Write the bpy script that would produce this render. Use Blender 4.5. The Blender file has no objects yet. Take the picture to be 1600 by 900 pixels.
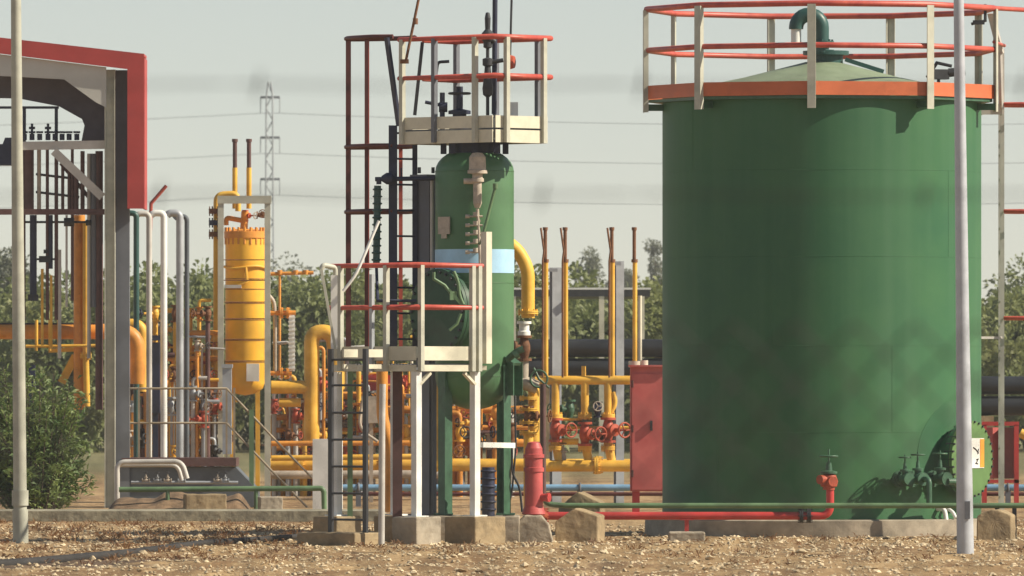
import bpy, math, random
from mathutils import Vector, Matrix
V = Vector
random.seed(7)
sc = bpy.context.scene
C = sc.collection

# ------------------------------------------------------------------ camera, sky, sun, exposure
F = 15600.0      # focal length in photo pixels (photo is 1600 wide): a long telephoto
H = 1.7          # eye height
HY = 617.0       # photo row of the horizon
cam = bpy.data.cameras.new("camera")
co = bpy.data.objects.new("camera", cam)
C.objects.link(co)
co.location = (0, 0, H)
co.rotation_euler = (math.radians(90), 0, 0)
cam.sensor_width = 36
cam.lens = 36 * F / 1600
cam.shift_y = (HY - 450) / 1600
cam.clip_start = 0.5
cam.clip_end = 9000
cam.dof.use_dof = True
cam.dof.focus_distance = 117
cam.dof.aperture_fstop = 12.5
sc.camera = co
HAZE = 0.00021

SUN_EL, SUN_AZ = 38.0, 80.0      # azimuth measured from "towards the camera" round to the right
sdir = V((math.sin(math.radians(SUN_AZ)) * math.cos(math.radians(SUN_EL)),
          -math.cos(math.radians(SUN_AZ)) * math.cos(math.radians(SUN_EL)),
          math.sin(math.radians(SUN_EL))))
w = bpy.data.worlds.new("World")
sc.world = w
w.use_nodes = True
nt = w.node_tree
bg = nt.nodes["Background"]
sky = nt.nodes.new("ShaderNodeTexSky")
sky.sky_type = 'NISHITA'
sky.sun_disc = False
sky.sun_elevation = math.radians(SUN_EL)
sky.sun_rotation = math.atan2(sdir.x, sdir.y)
sky.air_density = 0.9
sky.dust_density = 0.0
sky.ozone_density = 2.0
hsv = nt.nodes.new("ShaderNodeHueSaturation")     # dusty, nearly colourless sky
hsv.inputs["Saturation"].default_value = 0.6
nt.links.new(sky.outputs[0], hsv.inputs["Color"])
nt.links.new(hsv.outputs[0], bg.inputs[0])
bg.inputs[1].default_value = 0.069
sun = bpy.data.lights.new("sun", 'SUN')
sun.energy = 5.0
sun.angle = math.radians(0.5)
sun.color = (1.0, 0.90, 0.73)
so = bpy.data.objects.new("sun", sun)
C.objects.link(so)
so.rotation_euler = sdir.to_track_quat('Z', 'Y').to_euler()
so.location = (60, -20, 60)
sc.view_settings.view_transform = 'Standard'
sc.view_settings.look = 'None'
sc.view_settings.exposure = 0.5
sc.view_settings.gamma = 1.0
sc.render.engine = 'CYCLES'
sc.cycles.max_bounces = 6
sc.cycles.volume_bounces = 0
sc.cycles.use_denoising = True

# ------------------------------------------------------------------ helpers
def P(px, py, Y): return V(((px - 800) / F * Y, Y, H + (HY - py) / F * Y))
def S(n, Y): return n / F * Y
def X(px, Y): return (px - 800) / F * Y
def Z(py, Y): return H + (HY - py) / F * Y
def G(py): return H * F / (py - HY)

class MB:
    def __init__(s): s.v, s.f, s.s = [], [], []
    def add(s, vs, fs, smooth=False):
        b = len(s.v)
        s.v += [V(p) for p in vs]
        s.f += [tuple(i + b for i in f) for f in fs]
        s.s += [smooth] * len(fs)
        return s
    def box(s, c, d, rz=0.0, M=None):
        x, y, z = d[0] / 2, d[1] / 2, d[2] / 2
        M = M or Matrix.Rotation(rz, 3, 'Z')
        c = V(c)
        vs = [c + M @ V((i * x, j * y, k * z)) for i in (-1, 1) for j in (-1, 1) for k in (-1, 1)]
        return s.add(vs, [(0, 1, 3, 2), (4, 6, 7, 5), (0, 4, 5, 1), (2, 3, 7, 6), (0, 2, 6, 4), (1, 5, 7, 3)])
    def beam(s, a, b, wd, ht, side=None):
        a, b = V(a), V(b)
        d = (b - a).normalized()
        if side is None:
            side = V((0, 0, 1)).cross(d)
            if side.length < 1e-4: side = V((1, 0, 0))
        sd = V(side); sd = (sd - d * sd.dot(d)).normalized()
        up = d.cross(sd)
        M = Matrix((sd, d, up)).transposed()
        return s.box((a + b) / 2, (wd, (b - a).length, ht), M=M)
    def ibeam(s, a, b, wd, ht, t, side=None):
        a, b = V(a), V(b)
        d = (b - a).normalized()
        if side is None:
            side = V((0, 0, 1)).cross(d)
            if side.length < 1e-4: side = V((1, 0, 0))
        sd = (V(side) - d * V(side).dot(d)).normalized(); up = d.cross(sd)
        s.beam(a, b, t, ht - 2 * t, sd)
        for k in (-1, 1): s.beam(a + up * k * (ht - t) / 2, b + up * k * (ht - t) / 2, wd, t, sd)
        return s
    def tube(s, pts, r, n=10, closed=False, caps=True):
        pts = [V(p) for p in pts]
        m = len(pts)
        rs = r if isinstance(r, (list, tuple)) else [r] * m
        tang = []
        for i in range(m):
            if closed: t = pts[(i + 1) % m] - pts[i - 1]
            else: t = pts[min(i + 1, m - 1)] - pts[max(i - 1, 0)]
            tang.append(t.normalized())
        up = V((0, 0, 1)) if abs(tang[0].z) < 0.9 else V((1, 0, 0))
        nrm = (up - tang[0] * up.dot(tang[0])).normalized()
        vs = []
        for i in range(m):
            nrm = (nrm - tang[i] * nrm.dot(tang[i])).normalized()
            bn = tang[i].cross(nrm)
            k = 1.0
            if 0 < i < m - 1 or closed:
                a = (pts[i] - pts[i - 1]).normalized(); b = (pts[(i + 1) % m] - pts[i]).normalized()
                c = max(0.3, math.sqrt(max(0, (1 + a.dot(b)) / 2))); k = 1 / c if c > .6 else 1.2
                k = min(k, 1.25)
            for j in range(n):
                an = 2 * math.pi * j / n
                vs.append(pts[i] + (nrm * math.cos(an) + bn * math.sin(an)) * rs[i] * k)
        fs = []
        for i in range(m if closed else m - 1):
            i2 = (i + 1) % m
            for j in range(n):
                j2 = (j + 1) % n
                fs.append((i * n + j, i * n + j2, i2 * n + j2, i2 * n + j))
        s.add(vs, fs, True)
        if caps and not closed:
            s.add([vs[j] for j in range(n)], [tuple(range(n - 1, -1, -1))])
            s.add([vs[(m - 1) * n + j] for j in range(n)], [tuple(range(n))])
        return s
    def lathe(s, prof, c, n=24, axis=(0, 0, 1), soft=False):
        ax = V(axis).normalized()
        u = V((1, 0, 0)) if abs(ax.x) < 0.9 else V((0, 1, 0))
        u = (u - ax * u.dot(ax)).normalized(); v = ax.cross(u); c = V(c)
        def ring(r, z): return [c + ax * z + (u * math.cos(2 * math.pi * j / n) + v * math.sin(2 * math.pi * j / n)) * r for j in range(n)]
        if soft:
            vs = []
            for r, z in prof: vs += ring(max(r, 1e-4), z)
            s.add(vs, [(i * n + j, i * n + (j + 1) % n, (i + 1) * n + (j + 1) % n, (i + 1) * n + j) for i in range(len(prof) - 1) for j in range(n)], True)
        else:
            for (r0, z0), (r1, z1) in zip(prof[:-1], prof[1:]):
                vs = ring(max(r0, 1e-4), z0) + ring(max(r1, 1e-4), z1)
                s.add(vs, [(j, (j + 1) % n, n + (j + 1) % n, n + j) for j in range(n)], abs(z1 - z0) > 1e-6)
        return s
    def cyl(s, c, r, h, n=16, axis=(0, 0, 1)): return s.lathe([(0, 0), (r, 0), (r, h), (0, h)], c, n, axis)
    def torus(s, c, R, r, axis=(0, 0, 1), n=20, k=6):
        ax = V(axis).normalized()
        u = V((1, 0, 0)) if abs(ax.x) < 0.9 else V((0, 1, 0))
        u = (u - ax * u.dot(ax)).normalized(); v = ax.cross(u); c = V(c)
        return s.tube([c + (u * math.cos(2 * math.pi * i / n) + v * math.sin(2 * math.pi * i / n)) * R for i in range(n)], r, k, closed=True)
    def prism(s, poly, d):
        """poly: list of points in a plane, extruded by vector d"""
        n = len(poly); poly = [V(p) for p in poly]; d = V(d)
        s.add(poly + [p + d for p in poly], [tuple(range(n)), tuple(range(2 * n - 1, n - 1, -1))] + [(i, i + n, (i + 1) % n + n, (i + 1) % n) for i in range(n)])
        return s

def fil(pts, r, seg=5):
    """round the corners of a polyline"""
    pts = [V(p) for p in pts]
    out = [pts[0]]
    for i in range(1, len(pts) - 1):
        a, b, c = pts[i - 1], pts[i], pts[i + 1]
        d0, d1 = (a - b), (c - b)
        rr = min(r, d0.length * .48, d1.length * .48)
        p0, p1 = b + d0.normalized() * rr, b + d1.normalized() * rr
        for k in range(seg + 1):
            t = k / seg
            out.append(p0 * (1 - t) ** 2 + b * 2 * t * (1 - t) + p1 * t * t)
    out.append(pts[-1])
    return out

WPOS = {}
def link(name, mb, mat, parent=None):
    xs = [p.x for p in mb.v]; ys = [p.y for p in mb.v]; zs = [p.z for p in mb.v]
    org = V(((min(xs) + max(xs)) / 2, (min(ys) + max(ys)) / 2, min(zs)))
    me = bpy.data.meshes.new(name)
    me.from_pydata([tuple(p - org) for p in mb.v], [], mb.f)
    me.polygons.foreach_set("use_smooth", mb.s)
    me.materials.append(mat)
    me.update()
    import bmesh
    if len(mb.f) < 60000:
        bm = bmesh.new(); bm.from_mesh(me)
        bmesh.ops.recalc_face_normals(bm, faces=bm.faces)
        bm.to_mesh(me); bm.free()
    o = bpy.data.objects.new(name, me)
    C.objects.link(o)
    WPOS[o.name] = org
    if parent is not None:
        o.parent = parent
        o.location = org - WPOS[parent.name]
    else:
        o.location = org
    return o
def tag(o, label=None, cat=None, group=None, kind=None):
    if label: o["label"] = label
    if cat: o["category"] = cat
    if group: o["group"] = group
    if kind: o["kind"] = kind
    return o
def thing(name, label, cat, loc, group=None):
    o = bpy.data.objects.new(name, None)
    o.empty_display_size = .2
    C.objects.link(o); o.location = loc; WPOS[o.name] = V(loc)
    return tag(o, label, cat, group)
def solo(name, mb, mat, label, cat, group=None):
    o = tag(link(name, mb, mat), label, cat, group)
    if name in ('concrete_footing', 'pipe_support_block', 'support_block', 'ladder_slab', 'hydrant_plinth'):
        b = o.modifiers.new('chipped_edges', 'BEVEL'); b.width = .016; b.segments = 2; b.limit_method = 'ANGLE'
        d = o.modifiers.new('fine', 'SUBSURF'); d.subdivision_type = 'SIMPLE'; d.levels = d.render_levels = 4
        tx = bpy.data.textures.new('rough_cast', 'CLOUDS'); tx.noise_scale = .12; tx.noise_depth = 4
        e = o.modifiers.new('rough', 'DISPLACE'); e.texture = tx; e.strength = .022; e.mid_level = .5; e.texture_coords = 'GLOBAL'
    return o
part = link
def struct(name, mb, mat): return tag(link(name, mb, mat), kind="structure")

# ------------------------------------------------------------------ materials
def paint(name, col, rough=.45, metal=0., var=.25, scale=3., streak=0., rust=0., rustcol=(.16, .06, .025), bump=.0, tint=None, spec=.4):
    m = bpy.data.materials.new(name); m.use_nodes = True
    t = m.node_tree; b = t.nodes["Principled BSDF"]
    L = t.links.new
    tc = t.nodes.new("ShaderNodeTexCoord")
    n1 = t.nodes.new("ShaderNodeTexNoise"); n1.inputs["Scale"].default_value = scale; n1.inputs["Detail"].default_value = 6; n1.inputs["Roughness"].default_value = .65
    L(tc.outputs["Object"], n1.inputs["Vector"])
    mix = t.nodes.new("ShaderNodeMix"); mix.data_type = 'RGBA'
    dark = tuple(c * (1 - var) for c in col); lite = tint or tuple(min(1, c * (1 + var)) for c in col)
    mix.inputs["A"].default_value = (*dark, 1); mix.inputs["B"].default_value = (*lite, 1)
    r1 = t.nodes.new("ShaderNodeMapRange"); r1.inputs[1].default_value = .3; r1.inputs[2].default_value = .7
    L(n1.outputs["Fac"], r1.inputs[0]); L(r1.outputs[0], mix.inputs["Factor"])
    out = mix.outputs["Result"]
    if streak:
        mp = t.nodes.new("ShaderNodeMapping"); mp.inputs["Scale"].default_value = (3.1, 3.1, .12)
        n2 = t.nodes.new("ShaderNodeTexNoise"); n2.inputs["Scale"].default_value = 1.; n2.inputs["Detail"].default_value = 7
        L(tc.outputs["Object"], mp.inputs[0]); L(mp.outputs[0], n2.inputs["Vector"])
        r2 = t.nodes.new("ShaderNodeMapRange"); r2.inputs[1].default_value = .42; r2.inputs[2].default_value = .72; r2.inputs[4].default_value = streak
        L(n2.outputs["Fac"], r2.inputs[0])
        mx = t.nodes.new("ShaderNodeMix"); mx.data_type = 'RGBA'
        g = sum(col) / 3
        mx.inputs["B"].default_value = (*(min(1, c * .85 + g * .25 + k) for c, k in zip(col, (.035, .045, .02))), 1)
        L(r2.outputs[0], mx.inputs["Factor"]); L(out, mx.inputs["A"]); out = mx.outputs["Result"]
    if rust:
        n3 = t.nodes.new("ShaderNodeTexNoise"); n3.inputs["Scale"].default_value = scale * 3.1; n3.inputs["Detail"].default_value = 8; n3.inputs["Roughness"].default_value = .7
        L(tc.outputs["Object"], n3.inputs["Vector"])
        r3 = t.nodes.new("ShaderNodeMapRange"); r3.inputs[1].default_value = .72 - rust * .3; r3.inputs[2].default_value = .82 - rust * .3; r3.inputs[4].default_value = .85
        L(n3.outputs["Fac"], r3.inputs[0])
        mx = t.nodes.new("ShaderNodeMix"); mx.data_type = 'RGBA'; mx.inputs["B"].default_value = (*rustcol, 1)
        L(r3.outputs[0], mx.inputs["Factor"]); L(out, mx.inputs["A"]); out = mx.outputs["Result"]
    L(out, b.inputs["Base Color"])
    rr = t.nodes.new("ShaderNodeMapRange"); rr.inputs[3].default_value = max(.05, rough - .1); rr.inputs[4].default_value = min(1, rough + .15)
    L(n1.outputs["Fac"], rr.inputs[0]); L(rr.outputs[0], b.inputs["Roughness"])
    b.inputs["Metallic"].default_value = metal
    b.inputs["Specular IOR Level"].default_value = spec
    if bump:
        bp = t.nodes.new("ShaderNodeBump"); bp.inputs["Strength"].default_value = bump; bp.inputs["Distance"].default_value = .02
        L(n1.outputs["Fac"], bp.inputs["Height"]); L(bp.outputs[0], b.inputs["Normal"])
    return m

M = {}
M['tank'] = paint('tank_green', (.034, .130, .068), .5, var=.18, scale=.40, streak=.45, spec=.20, tint=(.060, .160, .066))
M['green'] = paint('vessel_green', (.068, .165, .075), .42, var=.16, scale=1.5, streak=.4)
M['dgreen'] = paint('fitting_green', (.05, .12, .07), .42, var=.3, scale=9, rust=.25)
M['manway_shade'] = paint('manway_shaded', (.028, .075, .042), .45, var=.25, scale=5, spec=.25)  # darker green, shade on the vessel's side manway put into the colour
M['cover_lit'] = paint('cover_sunlit', (.105, .20, .065), .45, var=.15, scale=4, streak=.2)  # yellower, lighter tank green: sunlight on the manway cover put into the colour
M['teal'] = paint('vent_green', (.03, .085, .075), .4, var=.2)
M['yellow'] = paint('pipe_yellow', (.78, .41, .035), .5, var=.18, scale=4, rust=.3, tint=(.82, .50, .09))
M['yellow_clean'] = paint('vessel_yellow', (.80, .43, .03), .45, var=.14, scale=2, rust=.12, streak=.25)
M['orange'] = paint('pipe_orange', (.66, .28, .05), .45, var=.2, scale=5, rust=.3)
M['rail'] = paint('rail_red', (.44, .065, .055), .4, var=.18, scale=6, rust=.2, tint=(.60, .13, .085))
M['roof'] = paint('roof_sunlit', (.20, .25, .16), .55, var=.25, scale=2, streak=.5)  # pale green with streaks, the roof's sunlit sheen put into the base colour
M['toe'] = paint('toe_orange', (.58, .15, .06), .5, var=.14, scale=4, rust=.18)
M['red'] = paint('fire_red', (.50, .055, .05), .35, var=.14, scale=4, rust=.12)
M['hydrant'] = paint('hydrant_faded', (.52, .085, .085), .5, var=.15, scale=5, rust=.12, tint=(.55, .11, .10))
M['cabinet'] = paint('cabinet_red', (.54, .10, .095), .55, var=.14, scale=2, streak=.2, tint=(.62, .17, .15))
M['fascia'] = paint('fascia_red', (.40, .055, .05), .5, var=.12, scale=2)
M['maroon'] = paint('maroon_primer', (.10, .026, .022), .5, var=.25, scale=8, rust=.2)
M['rustred'] = paint('valve_red', (.42, .08, .04), .5, var=.3, scale=14, rust=.35)
M['rust'] = paint('rust', (.17, .075, .035), .75, var=.35, scale=18)
M['galv'] = paint('galvanised', (.36, .38, .40), .5, metal=.25, var=.16, scale=5)
M['pole'] = paint('pole_zinc', (.44, .46, .50), .45, metal=.2, var=.13, scale=6, streak=.25)
M['poledull'] = paint('pole_dull', (.40, .40, .33), .6, metal=.05, var=.15, scale=5, streak=.25)
M['cream'] = paint('platform_steel', (.62, .59, .46), .5, var=.13, scale=4, rust=.10)
M['post'] = paint('post_steel', (.46, .46, .38), .5, var=.15, scale=6, rust=.10)
M['steel'] = paint('column_steel', (.14, .15, .175), .55, var=.15, scale=3, streak=.2)
M['lgrey'] = paint('frame_grey', (.50, .48, .44), .5, var=.14, scale=4, rust=.14)
M['dark'] = paint('dark_steel', (.035, .037, .042), .5, var=.3, scale=9, rust=.1)
M['navy'] = paint('navy_steel', (.025, .03, .06), .5, var=.3, scale=6)
M['brown'] = paint('brown_steel', (.11, .055, .05), .6, var=.3, scale=6)
M['tan'] = paint('relief_tan', (.42, .36, .29), .55, var=.25, scale=12, rust=.2)
M['white'] = paint('white_paint', (.74, .74, .70), .5, var=.08, scale=5, rust=.08)
M['blue'] = paint('pipe_blue', (.20, .36, .52), .4, var=.15, scale=5, rust=.1)
M['dullrail'] = paint('dull_rail', (.30, .245, .17), .6, var=.2, scale=6, rust=.3)
M['band'] = paint('band_blue', (.34, .56, .74), .5, var=.14, scale=5, streak=.3, rust=.1)
M['black'] = paint('black_pipe', (.022, .025, .03), .45, var=.3, scale=3)
M['gpipe'] = paint('green_pipe', (.12, .20, .10), .45, var=.2, scale=6, rust=.15)
M['sign_orange'] = paint('sign_orange', (.80, .33, .04), .5, var=.05)
M['ink'] = paint('sign_ink', (.02, .02, .02), .6, var=.1)
M['conc'] = paint('concrete_tan', (.30, .225, .13), .9, var=.28, scale=7, bump=.6, streak=.15)
M['concg'] = paint('concrete_grey', (.34, .29, .22), .9, var=.30, scale=5, bump=.6, streak=.25)
M['kerb'] = paint('kerb_concrete', (.29, .265, .19), .95, var=.4, scale=9, bump=1.)
M['soil'] = paint('soil', (.20, .13, .075), .95, var=.45, scale=6, bump=1.)
M['stone'] = paint('stone', (.42, .29, .15), .9, var=.5, scale=1.3, tint=(.80, .66, .44))
M['slate'] = paint('slate_steel', (.10, .115, .13), .6, var=.2, scale=2)
M['ceil'] = paint('soffit', (.50, .50, .46), .8, var=.08, scale=2)
M['shade'] = paint('frame_shaded', (.10, .10, .125), .6, var=.2, scale=3)  # dark blue-grey, shade inside the shelter put into the rear frame's colour
M['bark'] = paint('bark', (.09, .065, .045), .9, var=.3, scale=8)
M['wire'] = paint('fence_wire', (.035, .033, .03), .7, var=.3)

def leafmat(name, a, b, scale=2.):
    m = bpy.data.materials.new(name); m.use_nodes = True
    t = m.node_tree; bs = t.nodes["Principled BSDF"]; L = t.links.new
    tc = t.nodes.new("ShaderNodeTexCoord"); n = t.nodes.new("ShaderNodeTexNoise"); n.inputs["Scale"].default_value = scale; n.inputs["Detail"].default_value = 5
    L(tc.outputs["Object"], n.inputs["Vector"])
    mx = t.nodes.new("ShaderNodeMix"); mx.data_type = 'RGBA'; mx.inputs["A"].default_value = (*a, 1); mx.inputs["B"].default_value = (*b, 1)
    r = t.nodes.new("ShaderNodeMapRange"); r.inputs[1].default_value = .35; r.inputs[2].default_value = .65
    L(n.outputs["Fac"], r.inputs[0]); L(r.outputs[0], mx.inputs["Factor"]); L(mx.outputs["Result"], bs.inputs["Base Color"])
    bs.inputs["Roughness"].default_value = .6
    tr = t.nodes.new("ShaderNodeBsdfTranslucent"); L(mx.outputs["Result"], tr.inputs["Color"])
    ms = t.nodes.new("ShaderNodeMixShader"); ms.inputs[0].default_value = .35
    L(bs.outputs[0], ms.inputs[1]); L(tr.outputs[0], ms.inputs[2]); L(ms.outputs[0], t.nodes["Material Output"].inputs[0])
    return m
M['leaf_far'] = leafmat('far_leaves', (.13, .165, .05), (.24, .26, .095), .35)
M['leaf_grey'] = leafmat('grey_leaves', (.12, .135, .085), (.19, .20, .12), .3)
M['oleander'] = leafmat('oleander_leaves', (.075, .135, .04), (.22, .28, .08), 3.)

def groundmat():
    m = bpy.data.materials.new('dry_ground'); m.use_nodes = True
    t = m.node_tree; b = t.nodes["Principled BSDF"]; L = t.links.new
    geo = t.nodes.new("ShaderNodeNewGeometry")
    def noise(sc_, det=8, rough=.6, vec=None):
        n = t.nodes.new("ShaderNodeTexNoise"); n.inputs["Scale"].default_value = sc_; n.inputs["Detail"].default_value = det; n.inputs["Roughness"].default_value = rough
        L(vec or geo.outputs["Position"], n.inputs["Vector"]); return n.outputs["Fac"]
    def rng(x, a, b_, c=0., d=1.):
        r = t.nodes.new("ShaderNodeMapRange"); r.inputs[1].default_value = a; r.inputs[2].default_value = b_; r.inputs[3].default_value = c; r.inputs[4].default_value = d
        L(x, r.inputs[0]); return r.outputs[0]
    def mixc(f, a, bb):
        mx = t.nodes.new("ShaderNodeMix"); mx.data_type = 'RGBA'; L(f, mx.inputs["Factor"])
        for k, c in (("A", a), ("B", bb)):
            if isinstance(c, tuple): mx.inputs[k].default_value = (*c, 1)
            else: L(c, mx.inputs[k])
        return mx.outputs["Result"]
    # stretched along depth so patches read at the grazing view
    mp = t.nodes.new("ShaderNodeMapping"); mp.inputs["Scale"].default_value = (1, .16, 1); L(geo.outputs["Position"], mp.inputs[0])
    c = mixc(rng(noise(1.1, vec=mp.outputs[0]), .4, .62), (.22, .125, .05), (.41, .27, .125))
    c = mixc(rng(noise(9., vec=mp.outputs[0]), .5, .75), c, (.58, .42, .22))
    c = mixc(rng(noise(.5, vec=mp.outputs[0]), .58, .7, 0, .7), c, (.19, .12, .065))
    sx = t.nodes.new("ShaderNodeSeparateXYZ"); L(geo.outputs["Position"], sx.inputs[0])
    grass = mixc(noise(.08), (.10, .10, .035), (.22, .19, .08))
    c = mixc(rng(sx.outputs["Y"], 190, 230), c, grass)
    # a patch of darker ground colour
    vm = t.nodes.new("ShaderNodeVectorMath"); vm.operation = 'SUBTRACT'; vm.inputs[1].default_value = (X(60, 101), 101.5, 0); L(geo.outputs["Position"], vm.inputs[0])
    v2 = t.nodes.new("ShaderNodeVectorMath"); v2.operation = 'MULTIPLY'; v2.inputs[1].default_value = (.65, .30, 0); L(vm.outputs[0], v2.inputs[0])
    vl = t.nodes.new("ShaderNodeVectorMath"); vl.operation = 'LENGTH'; L(v2.outputs[0], vl.inputs[0])
    ad = t.nodes.new("ShaderNodeMath"); ad.operation = 'ADD'; L(vl.outputs["Value"], ad.inputs[0]); L(rng(noise(1.5), .2, .8, -.5, .5), ad.inputs[1])
    c = mixc(rng(ad.outputs[0], .75, 1.15, .95, 0), c, (.12, .075, .045))
    L(c, b.inputs["Base Color"]); b.inputs["Roughness"].default_value = .95
    bp = t.nodes.new("ShaderNodeBump"); bp.inputs["Strength"].default_value = .8; bp.inputs["Distance"].default_value = .04
    L(noise(14, 8, .7), bp.inputs["Height"]); L(bp.outputs[0], b.inputs["Normal"])
    return m
M['ground'] = groundmat()

# ------------------------------------------------------------------ ground
from mathutils import noise as mn
def sstep(t): t = max(0., min(1., t)); return t * t * (3 - 2 * t)
RA, RB = V((X(520, G(842)), G(842))), V((X(-20, G(886)), G(886)))   # edge of a shallow rut
rd = (RB - RA).normalized(); rn = V((-rd.y, rd.x))
if rn.x > 0: rn = -rn
def gz(x, y):
    k = sstep((x + 13) / 3) * sstep((13 - x) / 3) * sstep((y - 84) / 4) * sstep((138 - y) / 6)
    if k <= 0: return 0.
    h = .05 * mn.noise(V((x * .55, y * .35, 0))) + .035 * mn.noise(V((x * 1.7, y * 1.3, 3))) + .02 * mn.noise(V((x * 4, y * 4, 7)))
    q = V((x, y)) - RA
    d = q.dot(rn) + .35 * mn.noise(V((q.dot(rd) * .3, 2, 1)))
    al = sstep((q.dot(rd) + .5) / 3)
    if y > 108: h *= max(.35, 1 - (y - 108) / 8)
    return h * k
def frange(a, b, s):
    o = []; x = a
    while x < b - 1e-6: o.append(x); x += s
    return o
xs = [-3000, -800, -200, -60, -25] + frange(-14, 14, .14) + [14, 25, 60, 200, 800, 3000]
ys = [-80, 0, 40, 70, 82] + frange(84, 138, .28) + [138, 145, 155, 170, 200, 260, 400, 700, 1500, 4000]
g = MB()
g.v = [V((x, y, gz(x, y))) for y in ys for x in xs]
nx = len(xs)
g.f = [(j * nx + i, j * nx + i + 1, (j + 1) * nx + i + 1, (j + 1) * nx + i) for j in range(len(ys) - 1) for i in range(nx - 1)]
g.s = [True] * len(g.f)
struct('ground', g, M['ground'])

k = MB()
k.box((X(170, 134) , 135.2, .07), (S(2 * 430, 134), 2.4, .14))
struct('kerb', k, M['kerb'])

# stones
st = MB()
rs = random.Random(3)
for i in range(30000):
    y = 86 + (136 - 86) * rs.random() ** 1.15; x = rs.uniform(-10, 10)
    if y > 131 and x < 4: continue
    if (x - 3.77) ** 2 + (y - 121.5) ** 2 < 2.2 ** 2: continue
    r = .008 + .019 * rs.random() ** 2.2 + (.02 if rs.random() < .02 else 0)
    z = gz(x, y) + r * .25
    a, b_, c_ = r * rs.uniform(.8, 1.5), r * rs.uniform(.8, 1.5), r * rs.uniform(.5, 1.)
    R = Matrix.Rotation(rs.uniform(0, 6.28), 3, 'Z') @ Matrix.Rotation(rs.uniform(-.4, .4), 3, 'X')
    pts = [V((1, .2, .1)), V((.3, .9, -.1)), V((-.6, .7, .2)), V((-1, -.2, 0)), V((-.2, -1, .1)), V((.7, -.7, -.1)), V((.2, .1, 1)), V((-.35, -.15, .85)), V((0, 0, -.8))]
    vs = [V((x, y, z)) + R @ V((p.x * a * rs.uniform(.85, 1.15), p.y * b_ * rs.uniform(.85, 1.15), p.z * c_)) for p in pts]
    fs = [(0, 1, 6), (1, 2, 6), (2, 7, 6), (2, 3, 7), (3, 4, 7), (4, 6, 7), (4, 5, 6), (5, 0, 6), (1, 0, 8), (2, 1, 8), (3, 2, 8), (4, 3, 8), (5, 4, 8), (0, 5, 8)]
    st.add(vs, fs)
tag(link('gravel', st, M['stone']), 'loose pale stones scattered over the dry ground', 'gravel', kind='stuff')

# a dark tapering tube laid along a line on the ground
hz_ = MB(); hp_ = []
for px, py in ((-60, 884), (0, 884), (60, 880), (130, 875), (200, 868), (260, 858), (330, 851), (400, 847), (450, 844), (505, 841)):
    y = G(py); x = X(px, y); hp_.append(V((x, y, gz(x, y) + .03)))
hf_ = fil(hp_, .8, 4); hz_.tube(hf_, [.055 - .025 * i / len(hf_) for i in range(len(hf_))], 8)
solo('ground_line', hz_, paint('line_black', (.03, .027, .025), .7, var=.3), 'dark line snaking over the stony ground towards the ladder slab', 'hose')

# dry weed tufts between the stones
def leafquad(mb, p, d, wd, ln, rr, bend=.25):
    d = d.normalized(); sd = d.cross(V((rr.uniform(-1, 1), rr.uniform(-1, 1), rr.uniform(-1, 1))))
    if sd.length < .05: sd = V((1, 0, 0))
    sd = sd.normalized() * wd / 2
    m_ = p + d * ln * .55; e = p + d * ln - V((0, 0, ln * bend))
    mb.add([p, m_ - sd, m_ + sd, e], [(0, 1, 2), (1, 3, 2)])
wd_ = MB(); rw = random.Random(11)
M['dry'] = leafmat('dry_weeds', (.16, .07, .028), (.30, .16, .06), 1.)
for i in range(650):
    y = rw.uniform(100, 132); x = rw.uniform(-8, -2.2) if rw.random() < .7 else rw.uniform(-2, 8)
    if (x - 3.77) ** 2 + (y - 121.5) ** 2 < 2.4 ** 2: continue
    z = gz(x, y)
    for j in range(rw.randint(8, 18)):
        leafquad(wd_, V((x + rw.uniform(-.08, .08), y + rw.uniform(-.08, .08), z)), V((rw.uniform(-1, 1), rw.uniform(-1, 1), rw.uniform(.3, 1.3))), .012, rw.uniform(.05, .14), rw)
tag(link('dry_weeds', wd_, M['dry']), 'brown dry weeds between the stones', 'weeds', kind='stuff')

# ------------------------------------------------------------------ foliage
def crown(mb, c, rad, nclump, nleaf, size, rr, aspect=1., lift=0.):
    c = V(c); rad = V(rad)
    for i in range(nclump):
        while True:
            q = V((rr.uniform(-1, 1), rr.uniform(-1, 1), rr.uniform(-1, 1)))
            if .25 < q.length < 1: break
        cc = c + V((q.x * rad.x, q.y * rad.y, q.z * rad.z))
        cr = min(rad) * rr.uniform(.25, .6)
        for j in range(nleaf):
            d = V((rr.gauss(0, 1), rr.gauss(0, 1), rr.gauss(0, 1) + lift))
            if d.length < .01: continue
            p = cc + d.normalized() * cr * rr.random() ** .5
            leafquad(mb, p, d + V((rr.uniform(-.6, .6), rr.uniform(-.6, .6), rr.uniform(-.4, .6))), size * aspect * rr.uniform(.7, 1.2), size * rr.uniform(.7, 1.3), rr)
rt = random.Random(5)
belt = MB()
def belt_h(px):
    a = 425 + 10 * math.sin(px * .021) + 8 * math.sin(px * .053 + 1)
    if 820 < px < 1035: a = 438 + 8 * math.sin(px * .06)
    if px > 1500: a = 455 + 12 * math.sin(px * .05)
    if px < 60: a = 450
    return a + 9
for i in range(150):
    px = -260 + i * 14.2; Yb = 305 + rt.uniform(-14, 14)
    top = Z(belt_h(px) + rt.uniform(-6, 10), Yb)
    crown(belt, (X(px, Yb), Yb, top * .52), (1.1, 1.1, top * .5), 20, 95, .24, rt, .6)
tag(link('tree_belt', belt, M['leaf_far']), 'long green belt of dense bushes behind the plant', 'tree belt', kind='stuff')
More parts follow.
